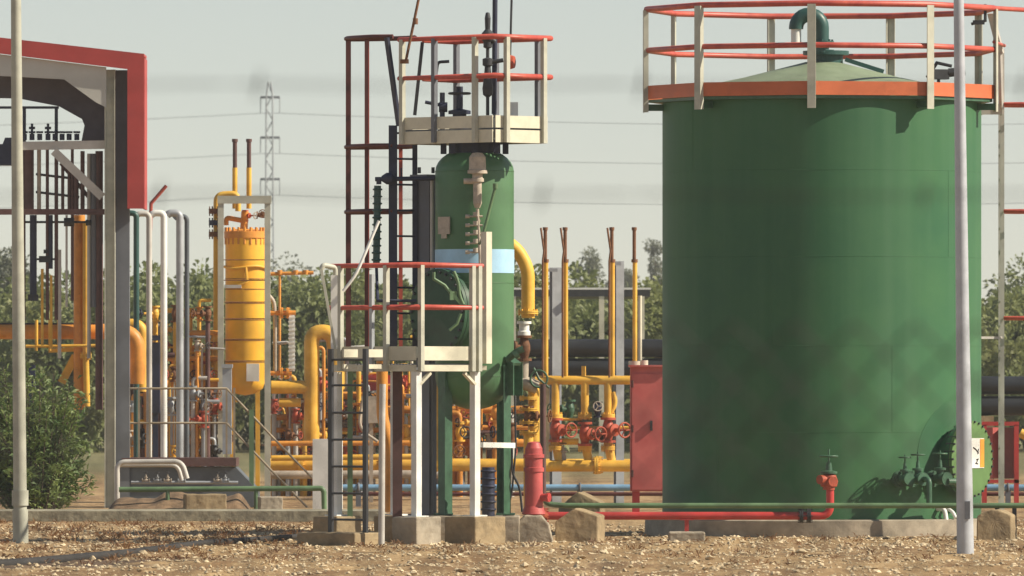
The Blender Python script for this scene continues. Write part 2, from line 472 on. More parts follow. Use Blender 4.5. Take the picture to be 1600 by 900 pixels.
def tree(name, label, px, top_py, Y, wpx, mat, nclump=26, nleaf=50, size=.5, low=.25, sparse=False):
    size *= .55; nleaf = int(nleaf * 2.4)
    size = min(size, S(wpx / 2, Y) * .22); nclump = int(nclump * 1.5)
    zt = Z(top_py, Y); r = S(wpx / 2, Y); x = X(px, Y)
    t = thing(name, label, 'tree', (x, Y, 0), 'trees beyond the plant')
    tr = MB()
    tr.tube([(x, Y, 0), (x + .1, Y, zt * .3), (x - .05, Y + .1, zt * .6), (x, Y, zt * .85)], [zt * .035, zt * .028, zt * .018, .03], 8)
    for i in range(7):
        a = rt.uniform(0, 6.28); h0 = zt * rt.uniform(.3, .6)
        tr.tube([(x, Y, h0), (x + math.cos(a) * r * .4, Y + math.sin(a) * r * .4, h0 + zt * .14), (x + math.cos(a) * r * .8, Y + math.sin(a) * r * .8, h0 + zt * .24)], [zt * .014, zt * .009, .015], 6)
    part('trunk', tr, M['bark'], t)
    cr = MB()
    crown(cr, (x, Y, zt * (low + (1 - low) * .5)), (r, r, zt * (1 - low) * .48), nclump, nleaf, size, rt, .55)
    part('crown', cr, mat, t)
tree('tree', 'hazy bare-looking tree rising behind the lattice mast and yellow vessel', 462, 398, 640, 74, M['leaf_grey'], 26, 24, .7)
tree('tree', 'round grey-green tree above the flat dark canopy between the vent stacks', 918, 388, 640, 50, M['leaf_grey'], 30, 60, .8)
tree('tree', 'lower hazy tree above the canopy, close to the wider vent stack gap', 968, 398, 700, 52, M['leaf_grey'], 28, 55, .8)
tree('tree', 'tall thin grey tree close to the storage tank wall', 1024, 362, 620, 40, M['leaf_grey'], 26, 50, .8)
tree('tree', 'broad green tree seen beyond the tank ladder', 1588, 412, 420, 90, M['leaf_far'], 40, 60, .6)
tree('tree', 'low rounded tree between the tank wall and its ladder', 1545, 447, 420, 40, M['leaf_far'], 26, 50, .5)
tree('tree', 'bushy tree showing behind the dull lamp pole under the canopy', 12, 372, 420, 70, M['leaf_grey'], 34, 55, .6)
tree('tree', 'rounded green tree between the grey bent pipes and the yellow vessel', 312, 424, 330, 80, M['leaf_far'], 40, 60, .45)

# oleander bush
t = thing('oleander_bush', 'dense green oleander bush growing beside the dull lamp pole', 'bush', (X(60, 138), 138, 0))
ro = random.Random(21)
bl, bs_ = MB(), MB()
bx0 = X(55, 138)
for i in range(120):
    a = ro.uniform(0, 6.28); q = ro.random() ** .5
    base = V((bx0 + math.cos(a) * .25, 138 + math.sin(a) * .25, 0))
    tipx = bx0 - .1 + math.cos(a) * q * .95 + (-.35 if ro.random() < .3 else 0)
    tipz = ro.uniform(.5, 2.2) * (1 - .32 * max(0, (tipx - bx0 + .1)) ** 1.3)
    tip = V((tipx, 138 + math.sin(a) * q * .8, tipz))
    mid = (base + tip) / 2 + V((0, 0, .15))
    bs_.tube([base, mid, tip], [.012, .009, .004], 5)
    for j in range(95):
        f = ro.uniform(.12, 1.0)
        p = base * (1 - f) ** 2 + mid * 2 * f * (1 - f) + tip * f * f
        p += V((ro.gauss(0, .05), ro.gauss(0, .05), ro.gauss(0, .05)))
        leafquad(bl, p, V((ro.uniform(-1, 1), ro.uniform(-1, 1), ro.uniform(.0, 1.2))), .034, ro.uniform(.10, .19), ro)
part('stems', bs_, M['bark'], t); part('foliage', bl, M['oleander'], t)

# ------------------------------------------------------------------ common hardware
def wheel(mb, c, R, axis=(0, 0, 1), r=None):
    r = r or R * .13
    mb.torus(c, R, r, axis, 18, 6)
    ax = V(axis).normalized(); u = V((1, 0, 0)) if abs(ax.x) < .9 else V((0, 1, 0)); u = (u - ax * u.dot(ax)).normalized(); v = ax.cross(u)
    for a in (0, 2.09, 4.19): mb.tube([V(c), V(c) + (u * math.cos(a) + v * math.sin(a)) * R], r * .8, 5)
def valve(parent, c, s, axis=(1, 0, 0), mbody=None, mwheel=None, stem=(0, 0, 1), wh=True, name='valve'):
    """flanged gate valve: body along axis, bonnet and handwheel along stem; s = overall body length"""
    c = V(c); ax = V(axis).normalized(); sm = V(stem).normalized()
    b = MB()
    b.lathe([(0, -.5 * s), (.30 * s, -.5 * s), (.30 * s, -.40 * s), (.15 * s, -.40 * s), (.24 * s, -.1 * s), (.24 * s, .1 * s), (.15 * s, .40 * s), (.30 * s, .40 * s), (.30 * s, .5 * s), (0, .5 * s)], c, 14, ax)
    b.lathe([(.15 * s, .1 * s), (.15 * s, .38 * s), (.25 * s, .38 * s), (.25 * s, .48 * s), (.10 * s, .50 * s), (.07 * s, .8 * s), (0, .8 * s)], c, 12, sm)
    o = part(name, b, mbody or M['dgreen'], parent)
    if wh:
        h = MB()
        h.tube([c + sm * .8 * s, c + sm * 1.22 * s], .035 * s, 6)
        wheel(h, c + sm * 1.08 * s, .29 * s, sm)
        part('handwheel', h, mwheel or M['dark'], o)
    return o
def flange(mb, c, r, axis, th=.03, bolts=8):
    c = V(c); ax = V(axis).normalized()
    mb.lathe([(0, -th), (r, -th), (r, -.003), (r * .8, -.003), (r * .8, .003), (r, .003), (r, th), (0, th)], c, 16, ax)
    u = V((1, 0, 0)) if abs(ax.x) < .9 else V((0, 1, 0)); u = (u - ax * u.dot(ax)).normalized(); v = ax.cross(u)
    for i in range(bolts):
        a = 6.2832 * i / bolts
        mb.cyl(c + (u * math.cos(a) + v * math.sin(a)) * r * .85 - ax * th * 1.9, r * .09, th * 3.8, 6, ax)

# ------------------------------------------------------------------ storage tank
TC = V((X(1284, 121.5), 121.5, 0)); TR = S(249, 121.5)
def T(deg, z, e=0.): a = math.radians(deg); return V((TC.x + math.sin(a) * (TR + e), TC.y - math.cos(a) * (TR + e), z))
def TN(deg): a = math.radians(deg); return V((math.sin(a), -math.cos(a), 0))
def TT(deg): a = math.radians(deg); return V((math.cos(a), math.sin(a), 0))
base = MB().lathe([(0, -.15), (2.16, -.15), (2.15, .19), (2.10, .205), (0, .205)], TC, 72)
solo('tank_foundation', base, M['concg'], 'low stained concrete ring under the big green storage tank', 'foundation')
tank = thing('storage_tank', 'large green cylindrical storage tank with red railed walkway round its top', 'storage tank', TC + V((0, 0, .21)))
sh = MB().lathe([(TR, .209), (TR, 1.0), (TR, 2.29), (TR, 3.4), (TR, 4.40), (TR, 5.33)], TC, 128, soft=True)
for z in (1.25, 2.29, 3.36, 4.40): sh.torus(TC + V((0, 0, z)), TR + .0002, .0022, n=128, k=5)
for a, z0, z1 in ((-42, .21, 1.25), (24, 1.25, 2.29), (-20, 2.29, 3.36), (50, 3.36, 4.40), (-55, 4.40, 5.3)):
    sh.tube([T(a, z0, .0002), T(a, z1, .0002)], .002, 5)
sh.lathe([(TR + .02, .209), (TR + .02, .222), (TR, .222)], TC, 96)
part('shell', sh, M['tank'], tank)
pad = MB()
for i in range(17):
    for j in range(17): pass
def padpatch(mb, deg, z, r, e):
    n = 40; vs = [T(deg, z, e)]; rim = []; out = []
    for i in range(n):
        a = 6.2832 * i / n; dd = math.degrees(math.cos(a) * r / TR)
        vs.append(T(deg + dd, z + math.sin(a) * r, e)); out.append(T(deg + dd, z + math.sin(a) * r, .0))
    # subdivided discs follow the wall
    rings = [0, .25, .5, .75, 1]
    pts = []
    for q in rings:
        for i in range(n):
            a = 6.2832 * i / n
            pts.append(T(deg + math.degrees(math.cos(a) * r * q / TR), z + math.sin(a) * r * q, e))
    pts += out
    fs = [(k * n + i, k * n + (i + 1) % n, (k + 1) * n + (i + 1) % n, (k + 1) * n + i) for k in range(len(rings) - 1) for i in range(n)]
    mb.add(pts, fs, True)
    q = (len(rings) - 1) * n; mb.add(pts[q:], [(i, (i + 1) % n, n + (i + 1) % n, n + i) for i in range(n)])
pad = MB(); padpatch(pad, 55, .93, .70, .003)
part('reinforcing_pad', pad, M['tank'], tank)
rf = MB().lathe([(TR - .002, 5.331), (1.45, 5.455), (.95, 5.56), (.55, 5.66), (.2, 5.75)], TC, 96, soft=True)
roof = part('roof', rf, M['roof'], tank)
nk = MB().lathe([(.21, 5.68), (.21, 5.835), (.28, 5.835), (.28, 5.885), (.1, 5.887), (.1, 5.90), (0, 5.90)], TC + V((.05, 0, 0)), 28)
nk.beam(TC + V((.28, -.1, 5.78)), TC + V((.75, -.1, 5.63)), .05, .05)
part('nozzle', nk, M['teal'], roof)
gv = MB(); gx = X(1284, 121.3)
r_ = S(20, 121.5); zc = Z(44, 121.5)
pts = [V((gx, 121.3, 5.86))] + [V((gx - r_ + math.cos(a) * r_, 121.3, zc + math.sin(a) * r_)) for a in [math.pi * i / 12 for i in range(13)]]
pts.append(pts[-1] - V((0, 0, .02)))
gv.tube(pts, .088, 16)
flange(gv, V((gx, 121.3, Z(68, 121.5))), .15, (0, 0, 1), .022)
goose = part('gooseneck_vent', gv, M['teal'], tank)
ge = MB().lathe([(0, 0), (.062, 0), (.062, .19), (0, .19)], V((gx - 2 * r_, 121.3, zc - .21)), 14)
part('vent_screen', ge, M['white'], goose)

# walkway: nine-sided
RV = S(275, 121.5); NA = [-85 + 40 * i for i in range(9)]
def W(deg, z, R=None): a = math.radians(deg); R = R or RV; return V((TC.x + math.sin(a) * R, TC.y - math.cos(a) * R, z))
ZT0, ZT1, ZM, ZR = 5.29, 5.455, 5.885, 6.385
wk = MB()
for i in range(9):
    a, b = NA[i], NA[(i + 1) % 9]
    if i < 9: wk.add([W(a, 5.25, TR + .01), W(b, 5.25, TR + .01), W(b, 5.25, RV - .02), W(a, 5.25, RV - .02), W(a, 5.285, TR + .01), W(b, 5.285, TR + .01), W(b, 5.285, RV - .02), W(a, 5.285, RV - .02)],
           [(0, 1, 2, 3), (4, 7, 6, 5), (0, 4, 5, 1), (1, 5, 6, 2), (2, 6, 7, 3), (3, 7, 4, 0)])
part('walkway_deck', wk, M['dgreen'], tank)
for i in range(9):
    a, b = NA[i], NA[(i + 1) % 9]
    tb = MB(); pa, pb = W(a, 0), W(b, 0); d = (pb - pa).normalized()
    tb.beam(pa + d * .012 + V((0, 0, (ZT0 + ZT1) / 2)), pb - d * .012 + V((0, 0, (ZT0 + ZT1) / 2)), .008, ZT1 - ZT0)
    part('toe_board', tb, M['toe'], tank)
for nm, z, rr in (('top_rail', ZR, .034), ('mid_rail', ZM, .032)):
    r1 = MB(); r1.tube([W(a, z) for a in NA], rr, 8, closed=True)
    part(nm, r1, M['rail'], tank)
for a in NA:
    p = MB(); n_ = TN(a); tdir = TT(a)
    p.beam(W(a, 5.13, RV + .035), W(a, ZR - .01, RV + .035), .10, .012, tdir)
    p.beam(W(a, 5.132, RV + .005) + tdir * .044, W(a, ZR - .012, RV + .005) + tdir * .044, .010, .047, tdir)
    part('post', p, M['post'], tank)
    bk = MB().beam(W(a, 5.19, TR), W(a, 5.19, RV + .026), .05, .08); part('bracket', bk, M['dgreen'], tank)
# walkway odds: roof-edge floodlight, hook lamp
fl = MB(); c = W(48, 5.56, RV - .3)
fl.box(c, (.22, .16, .12), .3); fl.tube([c + V((-.14, 0, -.04)), c + V((-.02, 0, .14)), c + V((.16, 0, .1))], .02, 6); fl.cyl(c + V((.12, 0, .02)), .055, .2, 10, (1, 0, .1)); fl.tube([c, c - V((0, 0, .3))], .02, 6)
part('gauge_head', fl, M['dark'], tank)
hk = MB(); c = P(1533, 35, 120.9)
hk.tube([c + V((.05, 0, .22)), c + V((.05, 0, .02)), c + V((-.12, 0, -.02))], .018, 6); hk.box(c + V((-.03, 0, 0)), (.14, .08, .05))
part('lamp_bracket', hk, M['dark'], tank)
# manway
mz = Z(717, 120.4); md = 55; mn_ = TN(md)
mw = MB(); mc = T(md, mz, -.17)
mw.lathe([(.36, 0), (.36, .30), (.46, .30), (.46, .345)], mc, 40, mn_)
man = part('manway', mw, M['tank'], tank)
cv = MB().lathe([(.0, .353), (.46, .353), (.46, .395), (.30, .398), (0, .40)], mc, 40, mn_)
cvo = part('cover', cv, M['cover_lit'], man)
bl_ = MB(); tu = TT(md)
for i in range(30):
    a = 6.2832 * i / 30
    bl_.cyl(mc + (tu * math.cos(a) + V((0, 0, 1)) * math.sin(a)) * .448 + mn_ * .285, .014, .13, 6, mn_)
bl_.torus(mc + mn_ * .349, .448, .012, mn_, 40, 5)
part('flange_bolts', bl_, M['dark'], man)
sg = MB(); sc_ = mc + mn_ * .404 + tu * .10 + V((0, 0, .07)); Ms = Matrix((tu, mn_, V((0, 0, 1)))).transposed()
sg.box(sc_, (.30, .008, .36), M=Ms)
sgo = part('warning_sign', sg, M['white'], man)
sb = MB(); sb.box(sc_ + tu * .10 + mn_ * .006, (.09, .005, .34), M=Ms); part('sign_stripe', sb, M['sign_orange'], sgo)
si = MB()
for x0, z0, x1, z1 in ((-.10, .07, -.04, .045), (-.04, .045, .02, .0), (.02, .05, .0, -.01), (-.03, -.08, .02, -.07), (.01, -.07, -.03, -.12), (-.05, -.12, .01, -.13)):
    si.beam(sc_ + tu * x0 + V((0, 0, z0)) + mn_ * .007, sc_ + tu * x1 + V((0, 0, z1)) + mn_ * .007, .012, .006, V((0, 0, 1)))
part('sign_mark', si, M['ink'], sgo)
# outlet valves
def nozzle_valve(px, py, ext, s, drop=None, side=None):
    deg = math.degrees(math.asin((px - 1284) / 249 * (TR / (TR + ext)))); z = Z(py, 120.0)
    n_ = TN(deg)
    nb = MB(); nb.tube([T(deg, z, -.03), T(deg, z, ext + .02)], .05, 12); flange(nb, T(deg, z, ext - .14), .10, n_, .018)
    if drop:
        q = T(deg, z, ext + s * .5)
        nb.tube(fil([q, q + n_ * .12, q + n_ * .12 - V((0, 0, drop))], .1), .035, 10)
    if side:
        q = T(deg, z - .03, ext + s * .5)
        nb.tube([q, q + TT(deg) * side], .04, 10)
    o = part('outlet_nozzle', nb, M['dgreen'], tank)
    valve(o, T(deg, z, ext), s, n_, M['dgreen'], M['dgreen'])
nozzle_valve(1404, 748, .24, .24)
nozzle_valve(1424, 748, .30, .27, drop=.32)
nozzle_valve(1459, 748, .30, .28, side=.35)
dr = MB(); c = T(44, .30, .06)
dr.tube(fil([T(44, .33, -.02), T(44, .33, .12), T(44, .12, .16)], .06), .028, 8); dr.tube(fil([T(47, .36, -.02), T(47, .30, .15), T(47, .22, .2)], .06), .022, 8)
part('drain', dr, M['white'], tank)
# ladder at the far flank, its cage running out of the picture
LY = 122.3; lx = X(1566, LY)
lad = MB()
for dy in (0, .45): lad.beam((lx, LY + dy, .25), (lx, LY + dy, ZR - .45), .05, .035)
for i in range(19): lad.tube([(lx, LY, .45 + i * .3), (lx, LY + .45, .45 + i * .3)], .011, 6)
lad.beam((lx - .02, LY - .05, ZM + .0), (lx - .15, LY - .2, ZR - .02), .09, .03); lad.beam((lx - .01, LY - .03, 5.2), (lx - .03, LY - .04, ZM), .07, .03)
lad.beam((lx, LY, 5.2), (lx - .26, LY, 5.2), .09, .13); lad.beam((lx, LY, 2.4), (TC.x + TR * .98, LY - .2, 2.4), .03, .03)
ldo = part('ladder', lad, M['lgrey'], tank)
for py in (163, 330, 497):
    hp = MB(); z = Z(py, LY)
    hp.tube([(lx + .02, LY - .04, z)] + [(lx + .30 + .42 * math.sin(a) - .08, LY + .225 - .34 * math.cos(a), z) for a in [math.pi * i / 10 for i in range(11)]] + [(lx + .02, LY + .49, z)], .024, 6)
    part('hoop', hp, M['rail'], ldo)
hb = MB()
hb.tube([W(75, ZR), V((lx + .6, LY - .3, ZR + .0))], .028, 8); hb.tube([W(75, ZM + .09), V((lx + .02, LY - .1, ZM + .09))], .022, 8)
part('ladder_rail', hb, M['rail'], tank)

# ------------------------------------------------------------------ fire water things
t = thing('fire_water_pipe', 'long red fire water pipe along the tank foot, turning up to a hydrant valve', 'pipe', P(1070, 842, 117.3))
fp = MB(); Yp = 117.6
fp.tube(fil([P(842, 806, Yp), P(1297, 806, Yp), P(1297, 758, Yp)], .12), S(6.2, Yp), 12)
part('pipe', fp, M['red'], t)
for px, mt in ((1252, 'dark'), (1264, 'dark'), (848, 'rustred')):
    f2 = MB(); flange(f2, P(px, 806, Yp), .085, (1, 0, 0), .022); part('flange', f2, M[mt], t)
f3 = MB(); f3.beam(P(1073, 812, Yp), P(1073, 840, Yp), .05, .05); f3.box(P(1073, 812, Yp), (.16, .10, .012)); part('leg', f3, M['red'], t)
c = P(1295, 752, Yp)
va = MB().lathe([(0, -.10), (.07, -.10), (.07, -.07), (.095, -.06), (.11, 0), (.085, .07), (.05, .09), (0, .09)], c, 16); va.cyl(c + V((-.02, -.02, .02)), .055, .13, 14, (-.7, -.7, 0)); va.cyl(c, .06, .12, 14, (.4, -.9, 0))
vo = part('hydrant_valve', va, M['rustred'], t)
vh = MB().lathe([(0, .09), (.10, .09), (.10, .115), (.04, .13), (.03, .22), (0, .22)], c, 14); vh.tube([c + V((0, 0, .2)), c + V((0, 0, .38))], .012, 6); wheel(vh, c + V((0, 0, .295)), .10)
part('handwheel', vh, M['dgreen'], vo)
bk = MB().box((X(1073, 116.6), 116.6, .035), (.42, .5, .13))
solo('support_block', bk, M['concg'], 'small flat concrete pad under the red pipe leg', 'support block')

t = thing('fire_hydrant', 'stout red pillar fire hydrant beside the green vessel', 'fire hydrant', (X(834, 115.8), 115.8, .31))
c = V((X(834, 115.8), 115.8, .31))
hy = MB().lathe([(0, .0), (.125, .0), (.14, .01), (.12, .07), (.108, .10), (.104, .44), (.104, .50), (.118, .50), (.118, .545), (.104, .55), (.104, .66), (.122, .66), (.122, .70), (.104, .705), (.10, .77), (.07, .835), (.04, .845), (0, .85)], c, 24)
hb_ = part('barrel', hy, M['hydrant'], t)
for sx, zz in ((1, .20),):
    oc = MB().cyl(c + V((.09 * sx, -.04, zz)), .045, .07, 12, (sx, -.5, 0)); oc.cyl(c + V((.155 * sx, -.072, zz)), .055, .03, 8, (sx, -.5, 0)); part('outlet_cap', oc, M['red'], hb_)
ft = MB(); q = P(851, 812, 116.6)
flange(ft, q + V((0, 0, .04)), .10, (1, 0, 0), .025); ft.beam(q, V((q.x, q.y, 0.02)), .05, .05); ft.tube([q + V((0, 0, .04)), V((c.x, c.y, .37))], .05, 10)
part('inlet_pipe', ft, M['rustred'], t)
Yh = 115.5
mo = MB().prism([V((X(800, Yh), Yh, -.05)), V((X(866, Yh), Yh, -.05)), V((X(858, Yh), Yh, .20)), V((X(846, Yh), Yh, .305)), V((X(820, Yh), Yh, .305)), V((X(806, Yh), Yh, .2))], (0, .7, 0))
solo('hydrant_plinth', mo, M['concg'], 'rough grey concrete plinth at the foot of the red hydrant', 'plinth')

# green pipe with riser
t = thing('drain_pipe', 'thin green pipe running level in front of the big tank, with a brown riser', 'pipe', P(1200, 842, 117))
gp = MB(); Yg = 116.9
gp.tube(fil([P(849, 640, Yg), P(849, 787, Yg), P(880, 790, Yg), P(1640, 790, Yg)], .12), S(4.2, Yg), 10)
part('pipe', gp, M['gpipe'], t)
g2 = MB(); g2.tube([P(848.5, 600, Yg - .01), P(848.5, 776, Yg - .01)], S(4.6, Yg), 8); part('riser', g2, M['brown'], t)
g3 = MB()
for px in (1558, 1585): g3.beam(P(px, 792, Yg + .02), P(px, 842, Yg + .02), .05, .04)
part('pipe_support', g3, M['dark'], t)
def gable(px0, px1, apex, shoulder, basepy, Y, lab, rnd=False, dep=.34, rot=.0):
    m_ = MB(); zb = -.1
    if rnd:
        n = 10; poly = [V((X(px0, Y), Y, zb)), V((X(px1, Y), Y, zb))] + [V((X(px1 - (px1 - px0) * i / n, Y), Y, Z(shoulder, Y) + (Z(apex, Y) - Z(shoulder, Y)) * math.sin(math.pi * i / n))) for i in range(n + 1)]
    else:
        poly = [V((X(px0, Y), Y, zb)), V((X(px1, Y), Y, zb)), V((X(px1, Y), Y, Z(shoulder, Y))), V((X((px0 + px1) / 2 - 2, Y), Y, Z(apex, Y))), V((X(px0, Y), Y, Z(shoulder + 8, Y)))]
    m_.prism(poly, (dep * .2, dep, 0))
    return solo('pipe_support_block', m_, M['conc'], lab, 'support block', 'concrete blocks under the pipes')
gable(867, 934, 794, 806, 853, 115.9, 'gable-topped tan concrete block under the near end of the thin green pipe', dep=.42)
gable(872, 938, 768, 785, 800, 124, 'gabled concrete block half hidden behind the thin green pipe, under the blue pipe')
gable(1526, 1580, 796, 806, 840, 116.3, 'round-topped tan concrete block beside the zinc lamp pole base', True)

# red cabinet
t = thing('hose_cabinet', 'tall red steel cabinet standing on legs behind the tank edge', 'cabinet', (X(1015, 140), 140, 0))
cb = MB(); cx, cw = X(1018, 140), S(66, 140)
cb.box((cx, 140.25, (Z(573, 140) + Z(768, 140)) / 2), (cw, .5, Z(573, 140) - Z(768, 140)))
part('body', cb, M['cabinet'], t)
cd = MB(); cd.box((cx, 139.985, (Z(584, 140) + Z(765, 140)) / 2), (cw - .05, .025, Z(584, 140) - Z(765, 140))); part('door', cd, M['cabinet'], t)
for dx in (-.5, .5):
    for dy in (.05, .45):
        cl = MB(); cl.beam((cx + dx * (cw - .16), 140 + dy, 0), (cx + dx * (cw - .16), 140 + dy, Z(768, 140)), .10, .05); part('leg', cl, M['red'], t)
for py in (600, 670, 740):
    cl = MB(); cl.cyl((cx - cw / 2 + .03, 139.96, Z(py, 140) - .05), .018, .10, 8); part('hinge', cl, M['maroon'], t)
cl = MB(); cl.box((cx + cw / 2 - .30, 139.955, Z(665, 140)), (.035, .04, .14)); part('latch', cl, M['dark'], t)
cl = MB(); cl.box((cx, 140.2, Z(573, 140) + .012), (cw + .05, .56, .024)); part('lid', cl, M['cabinet'], t)

# red open frame behind the manway
t = thing('pump_frame', 'red steel open box frame behind the manway and ladder foot', 'frame', (X(1566, 150), 150, 0))
fr = MB(); Yf = 150
for px in (1538, 1588): fr.beam(P(px, 664, Yf), P(px, 794, Yf), .07, .12)
fr.beam(P(1534, 662, Yf), P(1592, 662, Yf), .12, .06); fr.beam(P(1534, 752, Yf), P(1592, 752, Yf), .12, .05)
for px in (1538, 1588): fr.beam(P(px, 664, Yf + .7), P(px, 794, Yf + .7), .07, .12)
part('frame', fr, M['red'], t)
fb = MB(); fb.box(((X(1576, Yf)), Yf + .4, (Z(668, Yf) + Z(748, Yf)) / 2), (S(20, Yf), .5, S(80, Yf))); part('motor_cover', fb, M['maroon'], t)
fc = MB(); fc.box(((X(1549, Yf)), Yf + .4, (Z(668, Yf) + Z(748, Yf)) / 2), (S(20, Yf), .3, S(80, Yf)), .75); part('panel', fc, M['cabinet'], t)
yp = MB(); yp.tube([P(1594, 676, 152), P(1612, 686, 152), P(1640, 690, 152), P(1640, 780, 152)], .07, 10)
solo('pipe_elbow', yp, M['yellow'], 'orange-yellow pipe sloping down at the edge beside the red frame', 'pipe')

# ------------------------------------------------------------------ lamp poles
t = thing('lamp_pole', 'tall zinc-grey round pole standing in front of the big green tank', 'pole', P(1508, 868, 105.7))
pl = MB(); Yq = 105.7
pl.tube([P(1508.5, 872, Yq), P(1507.5, 800, Yq), P(1504, 500, Yq), P(1498, 0, Yq), P(1494, -330, Yq)], [S(13.5, Yq), S(13, Yq), S(10.5, Yq), S(8, Yq), S(5.5, Yq)], 20)
part('shaft', pl, M['pole'], t)
ph = MB(); ph.box(P(1511, 797, Yq) + V((0, -.093, 0)), (.055, .016, .19)); part('hatch', ph, M['steel'], t)
t = thing('lamp_pole', 'tall dull pale pole standing by the oleander bush, with a collar low down', 'pole', P(31, 848, 114.8))
pl = MB(); Yq = 114.8
pl.tube([P(32.5, 852, Yq), P(31.5, 796, Yq)], S(12.2, Yq), 18); pl.tube([P(31.5, 797, Yq), P(28, 400, Yq), P(25, 0, Yq), P(23, -250, Yq)], [S(10.5, Yq), S(9.5, Yq), S(8, Yq), S(6, Yq)], 18)
part('shaft', pl, M['poledull'], t)
pc = MB(); pc.cyl(P(31.5, 790, Yq), S(13, Yq), S(24, Yq), 18); part('collar', pc, M['poledull'], t)

# ------------------------------------------------------------------ green vertical vessel
VY = 116.0; VC = V((X(741.5, VY), VY, 0)); VR = S(61.5, VY)
def VS(deg, z, e=0): a = math.radians(deg); return V((VC.x + math.sin(a) * (VR + e), VC.y - math.cos(a) * (VR + e), z))
ves = thing('separator_vessel', 'upright green pressure vessel with a pale blue band round its middle', 'pressure vessel', VC + V((0, 0, .3)))
zt, zs = Z(230, VY), Z(268, VY); zb, zl = Z(640, VY), Z(588, VY)
prof = [(VR * math.cos(a), zl - (zl - zb) * math.sin(a)) for a in [math.pi / 2 * (1 - i / 8) for i in range(9)]]
prof += [(VR, zl + (zs - zl) * i / 4) for i in range(1, 5)]
prof += [(VR * math.cos(a), zs + (zt - zs) * math.sin(a)) for a in [math.pi / 2 * i / 8 for i in range(1, 9)]]
vb = MB().lathe(prof, VC, 72, soft=True)
for z in (zs, 3.0, zl): vb.torus(VC + V((0, 0, z)), VR + .001, .004, n=64, k=5)
part('shell', vb, M['green'], ves)
bd = MB().lathe([(VR, Z(427, VY)), (VR + .004, Z(427, VY)), (VR + .004, Z(390, VY)), (VR, Z(390, VY))], VC, 72)
part('band', bd, M['band'], ves)
nk = MB().lathe([(.30, zt - .10), (.30, zt + .06), (.34, zt + .06), (.34, zt + .10), (.16, zt + .10), (.16, zt + .2), (0, zt + .2)], VC, 28)
for i in range(8):
    a = i * .785; nk.beam(VC + V((math.cos(a) * .36, math.sin(a) * .36, zt - .08)), VC + V((math.cos(a) * .36, math.sin(a) * .36, zt + .14)), .07, .04)
part('top_ring', nk, M['navy'], ves)
for a in (-52, 52, -128, 128):
    lg = MB(); n_ = V((math.sin(math.radians(a)), -math.cos(math.radians(a)), 0)); td = V((0, 0, 1)).cross(n_)
    lg.beam(VS(a, .30, .02), VS(a, 2.05, .02), .13, .014, td); lg.beam(VS(a, .302, -.035) + td * .058, VS(a, 2.048, -.035) + td * .058, .012, .095, td)
    lg.beam(VS(a, .31, 0), VS(a, .325, 0), .22, .22)
    part('leg', lg, M['dgreen'], ves)
lug = MB()
for a in (52, 75): lug.beam(VS(a, Z(618, VY), .05), VS(a, Z(566, VY), .05), .015, .14, V((0, 0, 1)).cross(V((math.sin(math.radians(a)), -math.cos(math.radians(a)), 0)))); 
lug.beam(VS(60, Z(566, VY), .04), VS(60, Z(562, VY), .06), .2, .14)
part('lug', lug, M['dgreen'], ves)
npz = Z(353, VY); na = math.degrees(math.asin(-44.5 / 61.5)); n_ = V((math.sin(math.radians(na)), -math.cos(math.radians(na)), 0)); td = V((0, 0, 1)).cross(n_)
Mp = Matrix((td, -n_, V((0, 0, 1)))).transposed()
npb = MB(); npb.box(VS(na, npz, .03), (.185, .02, .20), M=Mp); npb.box(VS(na, npz - .125, .03), (.08, .018, .05), M=Mp); npb.box(VS(na, npz, .012), (.1, .03, .1), M=Mp)
part('nameplate', npb, M['tan'], ves)
# relief valve and instrument tree on the front
pc_ = V((X(746, 115.4), 115.42, 0)); z0 = Z(400, 115.4)
ps = MB()
ps.lathe([(0, Z(325, 115.4)), (.03, Z(325, 115.4)), (.05, Z(318, 115.4)), (.05, Z(285, 115.4)), (.075, Z(284, 115.4)), (.075, Z(279, 115.4)), (.06, Z(278, 115.4)), (.06, Z(272, 115.4)), (.115, Z(271, 115.4)), (.115, Z(266, 115.4)), (.10, Z(265, 115.4)), (.095, Z(245, 115.4)), (.06, Z(239, 115.4)), (0, Z(238, 115.4))], pc_, 18)
ps.cyl(V((pc_.x - .02, pc_.y, Z(283, 115.4))), .035, .14, 10, (-1, 0, 0)); ps.tube([V((pc_.x, pc_.y, Z(300, 115.4))), V((pc_.x - .01, pc_.y + .25, Z(300, 115.4)))], .04, 8)
part('relief_valve', ps, M['tan'], ves)
it = MB(); it.tube([V((pc_.x, pc_.y, Z(326, 115.4))), V((pc_.x + .03, pc_.y, Z(400, 115.4))), V((pc_.x + .03, pc_.y, Z(470, 115.4)))], .018, 8)
for i in range(5):
    z = Z(338 + i * 14, 115.4); it.cyl(V((pc_.x - .02, pc_.y, z)), .032, .05, 8, (0, 0, 1)); it.tube([V((pc_.x - .13, pc_.y, z)), V((pc_.x + .06, pc_.y, z))], .012, 6); it.cyl(V((pc_.x - .14, pc_.y, z)), .022, .05, 8, (1, 0, 0))
for z in (Z(345, 115.4), Z(390, 115.4)): it.tube([V((pc_.x + .02, pc_.y, z)), V((pc_.x + .02, pc_.y + .2, z))], .02, 6)
part('instrument_tree', it, M['tan'], ves)
lv = MB(); a, b = P(774, 292, 115.35), P(752, 378, 115.35); lv.tube([a, b], .018, 8); lv.cyl(a - V((0, 0, .02)), .03, .06, 8); lv.tube([b, V((pc_.x + .02, pc_.y, b.z - .02))], .018, 6)
part('lever', lv, M['gpipe'], ves)
